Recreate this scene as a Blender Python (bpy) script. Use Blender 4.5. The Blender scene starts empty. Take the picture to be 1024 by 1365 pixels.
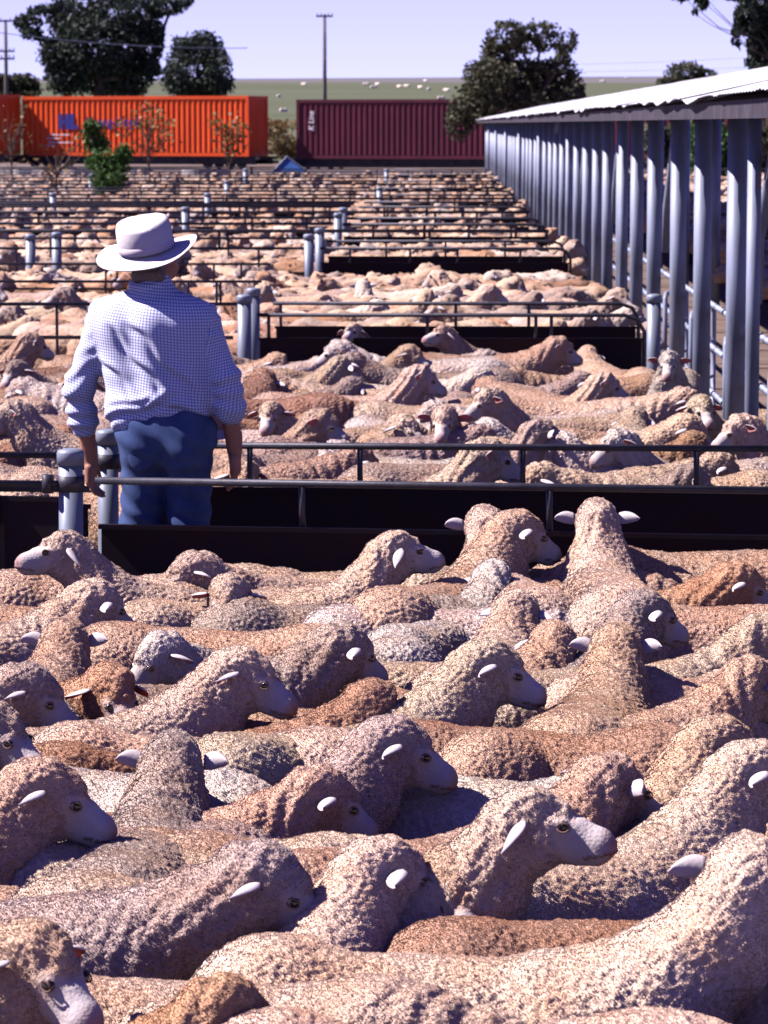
import bpy, bmesh, math, random, time
import numpy as np
import openvdb
from mathutils import Vector, Matrix, Euler, kdtree
R = math.radians
sc = bpy.context.scene
C = sc.collection
# ---------------------------------------------------------------- camera, sky, sun, exposure
FPX, PW, PH = 4600.0, 1024.0, 1365.0                      # focal length in photo pixels: a long lens
CAM_H = 2.2
cam = bpy.data.objects.new('camera', bpy.data.cameras.new('camera')); C.objects.link(cam); sc.camera = cam
cam.location = (0, 0, CAM_H)
CAM_PITCH, CAM_YAW = math.atan(517.5 / FPX), math.atan(71 / FPX)
cam.rotation_euler = (R(90) - CAM_PITCH, 0, CAM_YAW)
cam.data.sensor_fit = 'VERTICAL'; cam.data.sensor_height = 36; cam.data.lens = 36 * FPX / PH
cam.data.clip_start = .5; cam.data.clip_end = 12000
cam.data.dof.use_dof = True; cam.data.dof.focus_distance = 9.5; cam.data.dof.aperture_fstop = 15
SUN_EL, SUN_AZ = R(47), R(-3)                             # high, from the left and a little behind the camera
sun_dir = Vector((-math.cos(SUN_EL) * math.cos(SUN_AZ), -math.cos(SUN_EL) * math.sin(SUN_AZ), math.sin(SUN_EL)))
sun = bpy.data.objects.new('sun', bpy.data.lights.new('sun', 'SUN')); C.objects.link(sun)
sun.data.energy = 5.0; sun.data.angle = R(.5); sun.data.color = (1.0, .89, .94)
sun.rotation_euler = sun_dir.to_track_quat('Z', 'Y').to_euler()
w = bpy.data.worlds.new("World"); sc.world = w; w.use_nodes = True
nt = w.node_tree; bg = nt.nodes['Background']
sky = nt.nodes.new('ShaderNodeTexSky'); sky.sky_type = 'NISHITA'; sky.sun_disc = False
sky.sun_elevation = SUN_EL; sky.sun_rotation = math.atan2(sun_dir.x, sun_dir.y)
sky.air_density = 1.0; sky.dust_density = .3; sky.ozone_density = 3.0
tint = nt.nodes.new('ShaderNodeMix'); tint.data_type = 'RGBA'; tint.blend_type = 'MULTIPLY'; tint.inputs[0].default_value = 1
tint.inputs[7].default_value = (.11, .085, .40, 1)
nt.links.new(sky.outputs[0], tint.inputs[6])
# pale lavender haze low over the whole horizon, thinning smoothly upward
tc_ = nt.nodes.new('ShaderNodeTexCoord'); sp_ = nt.nodes.new('ShaderNodeSeparateXYZ'); nt.links.new(tc_.outputs['Generated'], sp_.inputs[0])
ab_ = nt.nodes.new('ShaderNodeMath'); ab_.operation = 'ABSOLUTE'; nt.links.new(sp_.outputs['Z'], ab_.inputs[0])
ml_ = nt.nodes.new('ShaderNodeMath'); ml_.operation = 'MULTIPLY'; nt.links.new(ab_.outputs[0], ml_.inputs[0]); ml_.inputs[1].default_value = -9.0
ex_ = nt.nodes.new('ShaderNodeMath'); ex_.operation = 'EXPONENT'; nt.links.new(ml_.outputs[0], ex_.inputs[0])
hz_ = nt.nodes.new('ShaderNodeMix'); hz_.data_type = 'RGBA'; nt.links.new(ex_.outputs[0], hz_.inputs[0]); nt.links.new(tint.outputs[2], hz_.inputs[6]); hz_.inputs[7].default_value = (4.0, 4.05, 7.6, 1)
nt.links.new(hz_.outputs[2], bg.inputs[0]); bg.inputs[1].default_value = .10
sc.view_settings.view_transform = 'Standard'; sc.view_settings.look = 'None'; sc.view_settings.exposure = 1.2; sc.view_settings.gamma = 1
sc.cycles.max_bounces = 6; sc.cycles.diffuse_bounces = 1; sc.cycles.sample_clamp_indirect = .028; sc.cycles.use_denoising = True
_cr = cam.rotation_euler.to_matrix()
def at(px, py, z):
    """the world point at height z seen at photo pixel (px, py); used only to read positions off the photograph"""
    d = _cr @ Vector((px - PW / 2, -(py - PH / 2), -FPX)); t = (z - CAM_H) / d.z
    return Vector((d.x * t, d.y * t, z))
def at_y(px, py, y):
    d = _cr @ Vector((px - PW / 2, -(py - PH / 2), -FPX)); t = y / d.y
    return Vector((d.x * t, y, CAM_H + d.z * t))
def pix(p):
    q = _cr.transposed() @ (Vector(p) - Vector((0, 0, CAM_H)))
    return (PW / 2 - FPX * q.x / q.z, PH / 2 + FPX * q.y / q.z) if q.z < 0 else (-9999, -9999)
# ---------------------------------------------------------------- bookkeeping helpers
def tag(o, label=None, cat=None, group=None, kind=None):
    if label: o['label'] = label
    if cat: o['category'] = cat
    if group: o['group'] = group
    if kind: o['kind'] = kind
    return o
def link(name, data, parent=None, loc=None):
    o = bpy.data.objects.new(name, data); C.objects.link(o)
    if parent is not None: o.parent = parent
    if loc is not None: o.location = loc
    return o
def empty(name, loc=(0, 0, 0), rz=0):
    o = link(name, None, None, loc); o.rotation_euler[2] = rz; o.empty_display_size = .2
    return o
class MB:
    """collects simple solids into one mesh"""
    def __init__(s): s.v = []; s.f = []
    def add(s, vs, fs):
        n = len(s.v); s.v += [tuple(v) for v in vs]; s.f += [tuple(i + n for i in f) for f in fs]; return s
    def box(s, x0, x1, y0, y1, z0, z1):
        return s.add([(x, y, z) for z in (z0, z1) for y in (y0, y1) for x in (x0, x1)],
                     [(0, 2, 3, 1), (4, 5, 7, 6), (0, 1, 5, 4), (2, 6, 7, 3), (0, 4, 6, 2), (1, 3, 7, 5)])
    def tube(s, pts, r, n=8, caps=True):
        pts = [Vector(p) for p in pts]; rr = r if isinstance(r, (list, tuple)) else [r] * len(pts); vs, fs = [], []
        u = None
        for i, p in enumerate(pts):
            t = (pts[min(i + 1, len(pts) - 1)] - pts[max(i - 1, 0)]).normalized()
            if u is None: u = t.cross(Vector((0, 0, 1)) if abs(t.z) < .9 else Vector((1, 0, 0))).normalized()
            u = (u - t * u.dot(t)).normalized(); v = t.cross(u)
            for k in range(n):
                a = 2 * math.pi * k / n; vs.append(p + (u * math.cos(a) + v * math.sin(a)) * rr[i])
        for i in range(len(pts) - 1):
            for k in range(n):
                a, b = i * n + k, i * n + (k + 1) % n; fs.append((a, b, b + n, a + n))
        if caps: fs.append(tuple(range(n))[::-1]); fs.append(tuple(range((len(pts) - 1) * n, len(pts) * n)))
        return s.add(vs, fs)
    def lathe(s, c, prof, n=16):
        vs = [(c[0] + r * math.cos(2 * math.pi * k / n), c[1] + r * math.sin(2 * math.pi * k / n), c[2] + z) for r, z in prof for k in range(n)]
        fs = [(i * n + k, i * n + (k + 1) % n, (i + 1) * n + (k + 1) % n, (i + 1) * n + k) for i in range(len(prof) - 1) for k in range(n)]
        fs.append(tuple(range(n))[::-1]); fs.append(tuple(range((len(prof) - 1) * n, len(prof) * n)))
        return s.add(vs, fs)
    def mesh(s, name, mat, smooth=False):
        me = bpy.data.meshes.new(name); me.from_pydata(s.v, [], s.f); me.update()
        if smooth:
            me.polygons.foreach_set('use_smooth', [len(p.vertices) <= 4 for p in me.polygons])
        me.materials.append(mat); return me
    def build(s, name, mat, parent=None, smooth=False, loc=None): return link(name, s.mesh(name, mat, smooth), parent, loc)
# ---------------------------------------------------------------- materials
def mat(name, col, rough=.85, metal=0, var=.25, scale=6., bump=.0, bscale=60., col2=None, spec=.3, coords='Object', stretch=(1, 1, 1), detail=5):
    m = bpy.data.materials.new(name); m.use_nodes = True; n = m.node_tree.nodes; l = m.node_tree.links; b = n['Principled BSDF']
    b.inputs['Roughness'].default_value = rough; b.inputs['Metallic'].default_value = metal; b.inputs['Specular IOR Level'].default_value = spec
    tc = n.new('ShaderNodeTexCoord'); mp = n.new('ShaderNodeMapping'); mp.inputs['Scale'].default_value = stretch
    l.new(tc.outputs[coords], mp.inputs[0])
    nz = n.new('ShaderNodeTexNoise'); nz.inputs['Scale'].default_value = scale; nz.inputs['Detail'].default_value = detail; l.new(mp.outputs[0], nz.inputs['Vector'])
    rp = n.new('ShaderNodeValToRGB'); rp.color_ramp.elements[0].position = .3; rp.color_ramp.elements[1].position = .7
    c2 = col2 or tuple(c * (1 - var) for c in col); c1 = col if col2 else tuple(min(1, c * (1 + var)) for c in col)
    rp.color_ramp.elements[0].color = (*c2, 1); rp.color_ramp.elements[1].color = (*c1, 1)
    l.new(nz.outputs[0], rp.inputs[0]); l.new(rp.outputs[0], b.inputs['Base Color'])
    if bump:
        z2 = n.new('ShaderNodeTexNoise'); z2.inputs['Scale'].default_value = bscale; z2.inputs['Detail'].default_value = 4; l.new(mp.outputs[0], z2.inputs['Vector'])
        bp = n.new('ShaderNodeBump'); bp.inputs['Strength'].default_value = bump; bp.inputs['Distance'].default_value = .01
        l.new(z2.outputs[0], bp.inputs['Height']); l.new(bp.outputs[0], b.inputs['Normal'])
    return m
M = {}
M['galv'] = mat('galvanised_steel', (.20, .23, .28), .5, .25, .25, 9, .1, 40, stretch=(1, 1, .25))
M['galv_pale'] = mat('pale_galvanised_steel', (.23, .26, .33), .55, .2, .5, 7, .1, 40, stretch=(1, 1, .2))
M['rail'] = mat('weathered_rail_steel', (.032, .032, .045), .5, .1, .4, 12, .15, 60)
M['panel'] = mat('dark_sheet_steel', (.012, .011, .020), .8, 0, .4, 5, .1, 20, col2=(.020, .009, .012), spec=.1)
M['dirt'] = mat('trampled_dirt', (.14, .10, .075), .95, 0, .3, 1.5, .5, 12)
M['roof'] = mat('bright_zinc_roof', (.60, .60, .62), .5, .1, .08, 2, .05, 30)
M['darkbeam'] = mat('dark_roof_timber', (.04, .035, .045), .8, 0, .4, 6)
M['orange'] = mat('orange_container_paint', (.78, .085, .012), .55, 0, .12, 1.2, 0, 30, stretch=(1, 1, .4))
M['maroon'] = mat('maroon_container_paint', (.08, .010, .022), .55, 0, .2, 1.0, 0, 30, stretch=(1, 1, .4))
M['navy'] = mat('navy_print', (.03, .03, .20), .6, 0, .1, 5)
M['white'] = mat('white_print', (.8, .8, .8), .6, 0, .05, 5)
M['yellow'] = mat('yellow_print', (.8, .5, .03), .6, 0, .05, 5)
M['iron'] = mat('wagon_iron', (.03, .026, .03), .7, .2, .4, 3)
M['concrete'] = mat('pale_concrete', (.48, .46, .44), .9, 0, .15, 6, .2, 40)
M['wood'] = mat('grey_pole_wood', (.13, .11, .10), .9, 0, .3, 4, .3, 30, stretch=(1, 1, .15))
M['bark'] = mat('tree_bark', (.10, .075, .06), .95, 0, .4, 4, .4, 20, stretch=(1, 1, .3))
M['tarp'] = mat('blue_tarpaulin', (.03, .10, .30), .6, 0, .2, 3)
M['hill'] = mat('grass_hill', (.110, .122, .085), 1, 0, .2, .03, 0, 30, col2=(.082, .095, .058), spec=0, stretch=(.5, 2, 1), detail=8)
def leaf_mat(name, col, var=.5):
    m = bpy.data.materials.new(name); m.use_nodes = True; n = m.node_tree.nodes; l = m.node_tree.links; b = n['Principled BSDF']
    b.inputs['Roughness'].default_value = .6; b.inputs['Specular IOR Level'].default_value = .25
    g = n.new('ShaderNodeNewGeometry'); rp = n.new('ShaderNodeValToRGB')
    rp.color_ramp.elements[0].color = (*[c * (1 - var) for c in col], 1); rp.color_ramp.elements[1].color = (*[c * (1 + var) for c in col], 1)
    l.new(g.outputs['Random Per Island'], rp.inputs[0]); l.new(rp.outputs[0], b.inputs['Base Color'])
    t = n.new('ShaderNodeBsdfTranslucent'); mx = n.new('ShaderNodeMixShader'); mx.inputs[0].default_value = .25
    l.new(rp.outputs[0], t.inputs[0]); l.new(b.outputs[0], mx.inputs[1]); l.new(t.outputs[0], mx.inputs[2]); l.new(mx.outputs[0], n['Material Output'].inputs[0])
    return m
M['leaf_dark'] = leaf_mat('dark_eucalypt_leaves', (.030, .042, .030))
M['leaf_olive'] = leaf_mat('olive_leaves', (.070, .072, .040))
M['leaf_green'] = leaf_mat('fresh_green_leaves', (.045, .10, .022))
M['leaf_dry'] = leaf_mat('sparse_yellow_leaves', (.22, .14, .05))
# sheep materials: the object's own colour is the fleece colour
def wool_mat(name, strands):
    m = bpy.data.materials.new(name); m.use_nodes = True; n = m.node_tree.nodes; l = m.node_tree.links; b = n['Principled BSDF']
    b.inputs['Roughness'].default_value = 1; b.inputs['Specular IOR Level'].default_value = .08
    oi = n.new('ShaderNodeObjectInfo'); tc = n.new('ShaderNodeTexCoord')
    def noise(sc_, det=3):
        z = n.new('ShaderNodeTexNoise'); z.inputs['Scale'].default_value = sc_; z.inputs['Detail'].default_value = det; l.new(tc.outputs['Object'], z.inputs['Vector']); return z
    def mix(mode, fac, a, bb):
        x = n.new('ShaderNodeMix'); x.data_type = 'RGBA'; x.blend_type = mode
        for i, v in ((0, fac), (6, a), (7, bb)):
            if hasattr(v, 'is_linked'): l.new(v, x.inputs[i])
            else: x.inputs[i].default_value = v
        return x.outputs[2]
    z1 = noise(5.5); r1 = n.new('ShaderNodeMapRange'); l.new(z1.outputs[0], r1.inputs[0]); r1.inputs[1].default_value = .42; r1.inputs[2].default_value = .68; r1.inputs[3].default_value = 0; r1.inputs[4].default_value = .75
    c = mix('MULTIPLY', r1.outputs[0], oi.outputs['Color'], (.86, .71, .60, 1))       # warm, dirtier patches
    z2 = noise(55, 2); r2 = n.new('ShaderNodeMapRange'); l.new(z2.outputs[0], r2.inputs[0]); r2.inputs[1].default_value = .3; r2.inputs[2].default_value = .7; r2.inputs[3].default_value = .88; r2.inputs[4].default_value = 1.12
    if strands:
        hi = n.new('ShaderNodeHairInfo'); mr = n.new('ShaderNodeMapRange'); l.new(hi.outputs['Random'], mr.inputs[0]); mr.inputs[3].default_value = .95; mr.inputs[4].default_value = 1.05
        mm = n.new('ShaderNodeMath'); mm.operation = 'MULTIPLY'; l.new(r2.outputs[0], mm.inputs[0]); l.new(mr.outputs[0], mm.inputs[1]); k = mm.outputs[0]
    else: k = r2.outputs[0]
    cb = n.new('ShaderNodeCombineColor'); [l.new(k, cb.inputs[i]) for i in range(3)]
    c = mix('MULTIPLY', 1.0, c, cb.outputs[0])
    if not strands:
        a = n.new('ShaderNodeAttribute'); a.attribute_name = 'wool'; pk = n.new('ShaderNodeAttribute'); pk.attribute_name = 'pink'; ns = n.new('ShaderNodeAttribute'); ns.attribute_name = 'nose'
        z3 = noise(16, 8); fc = mix('MIX', z3.outputs[0], (.38, .31, .27, 1), (.62, .56, .53, 1))
        fc = mix('MIX', pk.outputs['Fac'], fc, (.34, .20, .19, 1)); fc = mix('MIX', ns.outputs['Fac'], fc, (.04, .02, .03, 1))
        c = mix('MIX', a.outputs['Fac'], fc, c)
        z4 = noise(140, 2); bp = n.new('ShaderNodeBump'); bp.inputs['Strength'].default_value = .35; bp.inputs['Distance'].default_value = .006
        l.new(z4.outputs[0], bp.inputs['Height']); mr_ = n.new('ShaderNodeMapRange'); mr_.inputs[3].default_value = .4; mr_.inputs[4].default_value = .7; l.new(a.outputs['Fac'], mr_.inputs[0]); l.new(mr_.outputs[0], bp.inputs['Strength']); l.new(bp.outputs[0], b.inputs['Normal'])
    l.new(c, b.inputs['Base Color'])
    return m
M['wool'] = wool_mat('fleece_and_skin', False); M['fleece'] = wool_mat('fleece_strands', True)
def ear_mat(name, col, tr):
    m = mat(name, col, .7, 0, .1, 25, .1, 120); n = m.node_tree.nodes; l = m.node_tree.links
    t = n.new('ShaderNodeBsdfTranslucent'); t.inputs[0].default_value = (*tr, 1); mx = n.new('ShaderNodeMixShader'); mx.inputs[0].default_value = .22
    l.new(n['Principled BSDF'].outputs[0], mx.inputs[1]); l.new(t.outputs[0], mx.inputs[2]); l.new(mx.outputs[0], n['Material Output'].inputs[0]); return m
M['ear_in'] = ear_mat('pink_inner_ear', (.50, .20, .18), (.8, .12, .08)); M['ear_out'] = ear_mat('white_ear_skin', (.70, .64, .62), (.8, .2, .15))
M['eye'] = mat('dark_eye', (.012, .008, .006), .2, 0, .1, 5, spec=.6)
M['lid'] = mat('eyelid_skin', (.12, .08, .07), .9, 0, .2, 30)






# ---------------------------------------------------------------- signed-distance modelling (smooth organic bodies)
def cone(a, b, ra, rb, tag=0): return ('c', np.array(a, float), np.array(b, float), ra, rb, tag)
def ell(c, r, tag=0, rot=None): return ('e', np.array(c, float), np.array(r, float), rot, None, tag)
def xf_prims(prims, M):
    out = []
    m = np.array(M); m3 = m[:3, :3]; t = m[:3, 3]
    for p in prims:
        if p[0] == 'c': out.append(('c', m3 @ p[1] + t, m3 @ p[2] + t, p[3], p[4], p[5]))
        else: out.append(('e', m3 @ p[1] + t, p[2], m3 if p[3] is None else m3 @ p[3], None, p[5]))
    return out
def prim_d(p, X, Y, Z):
    if p[0] == 'c':
        a, b, ra, rb = p[1:5]; ba = b - a; L2 = max(float(ba @ ba), 1e-9)
        x, y, z = X - a[0], Y - a[1], Z - a[2]
        h = np.clip((x * ba[0] + y * ba[1] + z * ba[2]) / L2, 0, 1)
        x = x - h * ba[0]; y = y - h * ba[1]; z = z - h * ba[2]
        return np.sqrt(x * x + y * y + z * z) - (ra + (rb - ra) * h)
    c, r, rot = p[1], p[2], p[3]
    x, y, z = X - c[0], Y - c[1], Z - c[2]
    if rot is not None:
        m = rot.T
        x, y, z = (m[0, 0] * x + m[0, 1] * y + m[0, 2] * z, m[1, 0] * x + m[1, 1] * y + m[1, 2] * z, m[2, 0] * x + m[2, 1] * y + m[2, 2] * z)
    k0 = np.sqrt((x / r[0]) ** 2 + (y / r[1]) ** 2 + (z / r[2]) ** 2)
    k1 = np.sqrt((x / r[0] ** 2) ** 2 + (y / r[1] ** 2) ** 2 + (z / r[2] ** 2) ** 2)
    return k0 * (k0 - 1) / np.maximum(k1, 1e-6)
def pbox(p):
    if p[0] == 'c':
        lo = np.minimum(p[1] - p[3], p[2] - p[4]); hi = np.maximum(p[1] + p[3], p[2] + p[4])
    else:
        r = p[2] if p[3] is None else np.full(3, max(p[2])); lo, hi = p[1] - r, p[1] + r
    return lo, hi
def smin(a, b, k):
    h = np.maximum(k - np.abs(a - b), 0) / k
    return np.minimum(a, b) - h * h * k * .25
def field(prims, P, k):
    d = np.full(len(P), 9.0)
    for p in prims: d = smin(d, prim_d(p, P[:, 0], P[:, 1], P[:, 2]), k)
    return d
def sdf_mesh(prims, vox, k, zmin=None):
    lo = np.min([pbox(p)[0] for p in prims], 0) - 3 * vox; hi = np.max([pbox(p)[1] for p in prims], 0) + 3 * vox
    if zmin is not None: lo[2] = zmin
    n = np.ceil((hi - lo) / vox).astype(int) + 1
    D = np.full(n, .2, np.float32)
    ax = [(lo[i] + vox * np.arange(n[i])).astype(np.float32) for i in range(3)]
    mg = .07
    for p in prims:
        a, b = pbox(p)
        i0 = np.maximum(((a - mg - lo) / vox).astype(int), 0); i1 = np.minimum(((b + mg - lo) / vox).astype(int) + 1, n)
        if (i1 <= i0).any(): continue
        s = tuple(slice(i0[i], i1[i]) for i in range(3))
        X, Y, Z = ax[0][s[0]][:, None, None], ax[1][s[1]][None, :, None], ax[2][s[2]][None, None, :]
        D[s] = smin(D[s], prim_d(p, X, Y, Z).astype(np.float32), k)
    if zmin is not None: D[:, :, 0] = .05
    g = openvdb.FloatGrid(1.0); g.copyFromArray(D)
    pts, quads = g.convertToQuads(0.0)
    return np.array(pts, np.float64) * vox + lo, np.array(quads)[:, ::-1]
def mesh_from(name, P, F, attrs=None, smooth=True):
    me = bpy.data.meshes.new(name)
    P = np.asarray(P, np.float32); F = np.asarray(F, np.int32); k = F.shape[1]
    me.vertices.add(len(P)); me.vertices.foreach_set('co', P.ravel())
    me.loops.add(F.size); me.loops.foreach_set('vertex_index', F.ravel())
    me.polygons.add(len(F)); me.polygons.foreach_set('loop_start', np.arange(0, F.size, k, dtype=np.int32))
    me.polygons.foreach_set('loop_total', np.full(len(F), k, np.int32))
    me.update(calc_edges=True); me.validate()
    if smooth: me.polygons.foreach_set('use_smooth', np.ones(len(me.polygons), bool))
    for nm, v in (attrs or {}).items():
        a = me.attributes.new(nm, 'FLOAT', 'POINT'); a.data.foreach_set('value', np.asarray(v, np.float32))
    return me
def vnormals(P, F):
    n = np.zeros_like(P); q = P[F]
    fn = np.cross(q[:, 2] - q[:, 0], q[:, 3 if F.shape[1] > 3 else 1] - q[:, 1 if F.shape[1] > 3 else 0])
    for i in range(F.shape[1]): np.add.at(n, F[:, i], fn)
    return n / np.maximum(np.linalg.norm(n, axis=1, keepdims=True), 1e-9)
def noise3(P, f, seed=0):                                # cheap smooth value noise, vectorised
    rs = np.random.RandomState(seed); T = rs.rand(32, 32, 32).astype(np.float32) * 2 - 1
    q = P * f + seed * 7.31; i = np.floor(q).astype(int); t = q - i; t = t * t * (3 - 2 * t); i &= 31; j = (i + 1) & 31
    def g(a, b, c): return T[a, b, c]
    x0, y0, z0, x1, y1, z1 = i[:, 0], i[:, 1], i[:, 2], j[:, 0], j[:, 1], j[:, 2]
    tx, ty, tz = t[:, 0], t[:, 1], t[:, 2]
    a = g(x0, y0, z0) * (1 - tx) + g(x1, y0, z0) * tx; b = g(x0, y1, z0) * (1 - tx) + g(x1, y1, z0) * tx
    c = g(x0, y0, z1) * (1 - tx) + g(x1, y0, z1) * tx; d = g(x0, y1, z1) * (1 - tx) + g(x1, y1, z1) * tx
    return (a * (1 - ty) + b * ty) * (1 - tz) + (c * (1 - ty) + d * ty) * tz
# ---------------------------------------------------------------- sheep
def head_matrix(pos, yaw, pitch, roll=0):
    return Matrix.Translation(pos) @ Euler((roll, 0, 0)).to_matrix().to_4x4() @ Matrix.Rotation(yaw, 4, 'Z') @ Matrix.Rotation(-pitch, 4, 'Y')
def sheep_prims(hp, yaw, pitch, fat=1.0, legs=True):
    """body along +X, standing on z=0.  returns wool prims, skin prims, head matrix"""
    f = fat
    W = [cone((-.34, 0, .478), (.22, 0, .460), .178 * f, .172 * f), ell((-.36, 0, .485), (.20, .19 * f, .185)), ell((-.48, 0, .43), (.09, .13 * f, .13)),
         ell((.0, 0, .40), (.36, .210 * f, .19)), cone((.18, 0, .46), (.36, 0, .50), .185, .155), ell((.24, 0, .50), (.13, .12, .15))]
    H = head_matrix(hp, yaw, pitch)
    c = np.array(H)[:3, 3]; back = np.array(H)[:3, 0]
    nk = c - back * .060 - np.array([0, 0, .02])
    def k_(ps): return [(p[0], p[1] * HS, p[2] * HS, p[3] * HS if p[0] == 'c' else None, p[4] * HS if p[0] == 'c' else None, p[5]) for p in ps]
    mid = (np.array([.36, 0, .52]) + nk) / 2 + np.array([.02, 0, -.005])
    W += [cone((.30, 0, .50), mid, .160, .118), cone(mid, nk, .118, .090)]
    W += xf_prims(k_([ell((-.025, 0, .032), (.096, .086, .076)), ell((-.025, 0, -.045), (.086, .088, .084)), cone((.0, 0, .056), (.068, 0, .046), .056, .036), ell((.010, 0, -.055), (.065, .068, .055))]), H)
    S = xf_prims(k_([ell((0, 0, 0), (.088, .062, .072)), cone((.03, 0, -.005), (.145, 0, -.042), .052, .031), cone((.03, 0, .024), (.145, 0, -.022), .036, .023),
                  ell((.160, 0, -.042), (.031, .030, .028)), cone((.0, 0, -.050), (.140, 0, -.064), .042, .019), ell((.03, 0, -.035), (.05, .052, .045)),
                  ell((.055, .038, .018), (.026, .016, .016)), ell((.055, -.038, .018), (.026, .016, .016))]), H)
    if legs:
        for x, y in ((.27, .10), (.27, -.10), (-.36, .11), (-.36, -.11)):
            dx = -.05 if x < 0 else .01
            S += [cone((x, y, .36), (x + dx, y, .20), .065, .033), cone((x + dx, y, .20), (x + dx * .3, y, .05), .026, .020), cone((x + dx * .3, y, .045), (x + dx * .3 + .02, y, .025), .024, .028)]
    return W, S, H
def surface_y(prims, H, x, z, sgn, k=.03):
    """distance from the middle of the head to its skin, sideways, in head space"""
    t = np.linspace(.02, .16, 90); q = np.stack([np.full(90, x), sgn * t, np.full(90, z)], 1); m = np.array(H); P = q @ m[:3, :3].T + m[:3, 3]
    i = np.argmax(field(prims, P, k) > 0); return float(t[i]) if i else .05
def make_sheep_mesh(name, hp, yaw, pitch, vox, seed, fat=1.0, lump=1.0, legs=True, zmin=None):
    W, S, H = sheep_prims(hp, yaw, pitch, fat, legs)
    P, F = sdf_mesh(W + S, vox, .028, zmin)
    dw = field(W, P, .05); ds = field(S, P, .03)
    m = np.clip((ds - dw) / .012 * .5 + .62, 0, 1)
    m *= np.clip((P[:, 2] - .2) / .08, 0, 1)
    N = vnormals(P, F)
    b = .009 * noise3(P, 5, seed) + .003 * noise3(P, 16, seed + 1)
    nk = np.clip((P[:, 0] - .22) / .15, 0, 1)
    b += nk * .0035 * np.sin(P[:, 0] * 95 - P[:, 2] * 50 + 7 * noise3(P, 6, seed + 3)) * np.clip(noise3(P, 5, seed + 8) + .6, 0, 1)
    P2 = P + N * ((b + .008) * m)[:, None]
    # staples: rounded locks of wool, each its own height, raised from the surface
    rs = np.random.RandomState(seed); pitch_s = max(.0165, vox * 1.9)
    cand = rs.permutation(len(P2))[:int(9 / pitch_s ** 2)]; grid = {}; idx = []; g2 = (pitch_s * .82) ** 2
    for i in cand:                                                                    # evenly scattered lock centres
        p = P2[i]; c = (int(p[0] / pitch_s), int(p[1] / pitch_s), int(p[2] / pitch_s)); ok = True
        for dx in (-1, 0, 1):
            for dy in (-1, 0, 1):
                for dz in (-1, 0, 1):
                    for q in grid.get((c[0] + dx, c[1] + dy, c[2] + dz), ()):
                        if (p[0] - q[0]) ** 2 + (p[1] - q[1]) ** 2 + (p[2] - q[2]) ** 2 < g2: ok = False; break
                    if not ok: break
                if not ok: break
            if not ok: break
        if ok: grid.setdefault(c, []).append(p); idx.append(i)
    kd = kdtree.KDTree(len(idx))
    for j, i in enumerate(idx): kd.insert(P2[i], j)
    kd.balance(); hgt = rs.uniform(.6, 1.35, len(idx))
    Q = P2 + .0035 * np.stack([noise3(P, 70, seed + 21), noise3(P, 70, seed + 22), noise3(P, 70, seed + 23)], 1)
    d = np.empty(len(P2)); w1 = np.empty(len(P2), int)
    for i, p in enumerate(Q):
        q = kd.find(p); d[i] = q[2]; w1[i] = q[1]
    u = np.clip(d / (pitch_s * .78), 0, 1.15)
    lock = (1 - u * u) * (.5 + .5 * hgt[w1]) + .35 * (hgt[w1] - 1) - .35
    P2 = P2 + N * (m * lump * lock * min(.0082, pitch_s * .5))[:, None]
    # nostril / mouth tint and eye socket, in head space
    Hi = np.array(H.inverted()); q = (P @ Hi[:3, :3].T + Hi[:3, 3]) / HS
    nose = np.zeros(len(P))
    for s in (-1, 1): nose = np.maximum(nose, 1 - np.clip(np.linalg.norm((q - [.184, s * .015, -.036]) / [1, 1, .7], axis=1) / .011, 0, 1))
    mouth = (np.abs(q[:, 2] + .057 - .15 * (q[:, 0] - .17)) < .0035) & (q[:, 0] > .118) & (q[:, 0] < .20)
    nose = np.maximum(nose, mouth * .9)
    pink = (1 - np.clip((.190 - q[:, 0]) / .03, 0, 1)) * (np.abs(q[:, 1]) < .05) * (np.abs(q[:, 2] + .03) < .06)
    P2 -= N * (nose * .004)[:, None]
    me = mesh_from(name, P2, F, {'wool': m, 'nose': nose, 'pink': pink})
    return me, H, (P2, F, N, m, W, H, S)
def sample_surface(P, F, w, n, rs):
    q = P[F]; T = np.concatenate([q[:, [0, 1, 2]], q[:, [0, 2, 3]]]); idx = np.concatenate([F[:, [0, 1, 2]], F[:, [0, 2, 3]]])
    fw = w[idx].mean(1); a = np.linalg.norm(np.cross(T[:, 1] - T[:, 0], T[:, 2] - T[:, 0]), axis=1) * fw
    ch = rs.choice(len(T), n, p=a / a.sum()); u, v = rs.rand(n), rs.rand(n); f = u + v > 1; u[f], v[f] = 1 - u[f], 1 - v[f]
    return T[ch, 0] * (1 - u - v)[:, None] + T[ch, 1] * u[:, None] + T[ch, 2] * v[:, None], idx[ch, 0]
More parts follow.
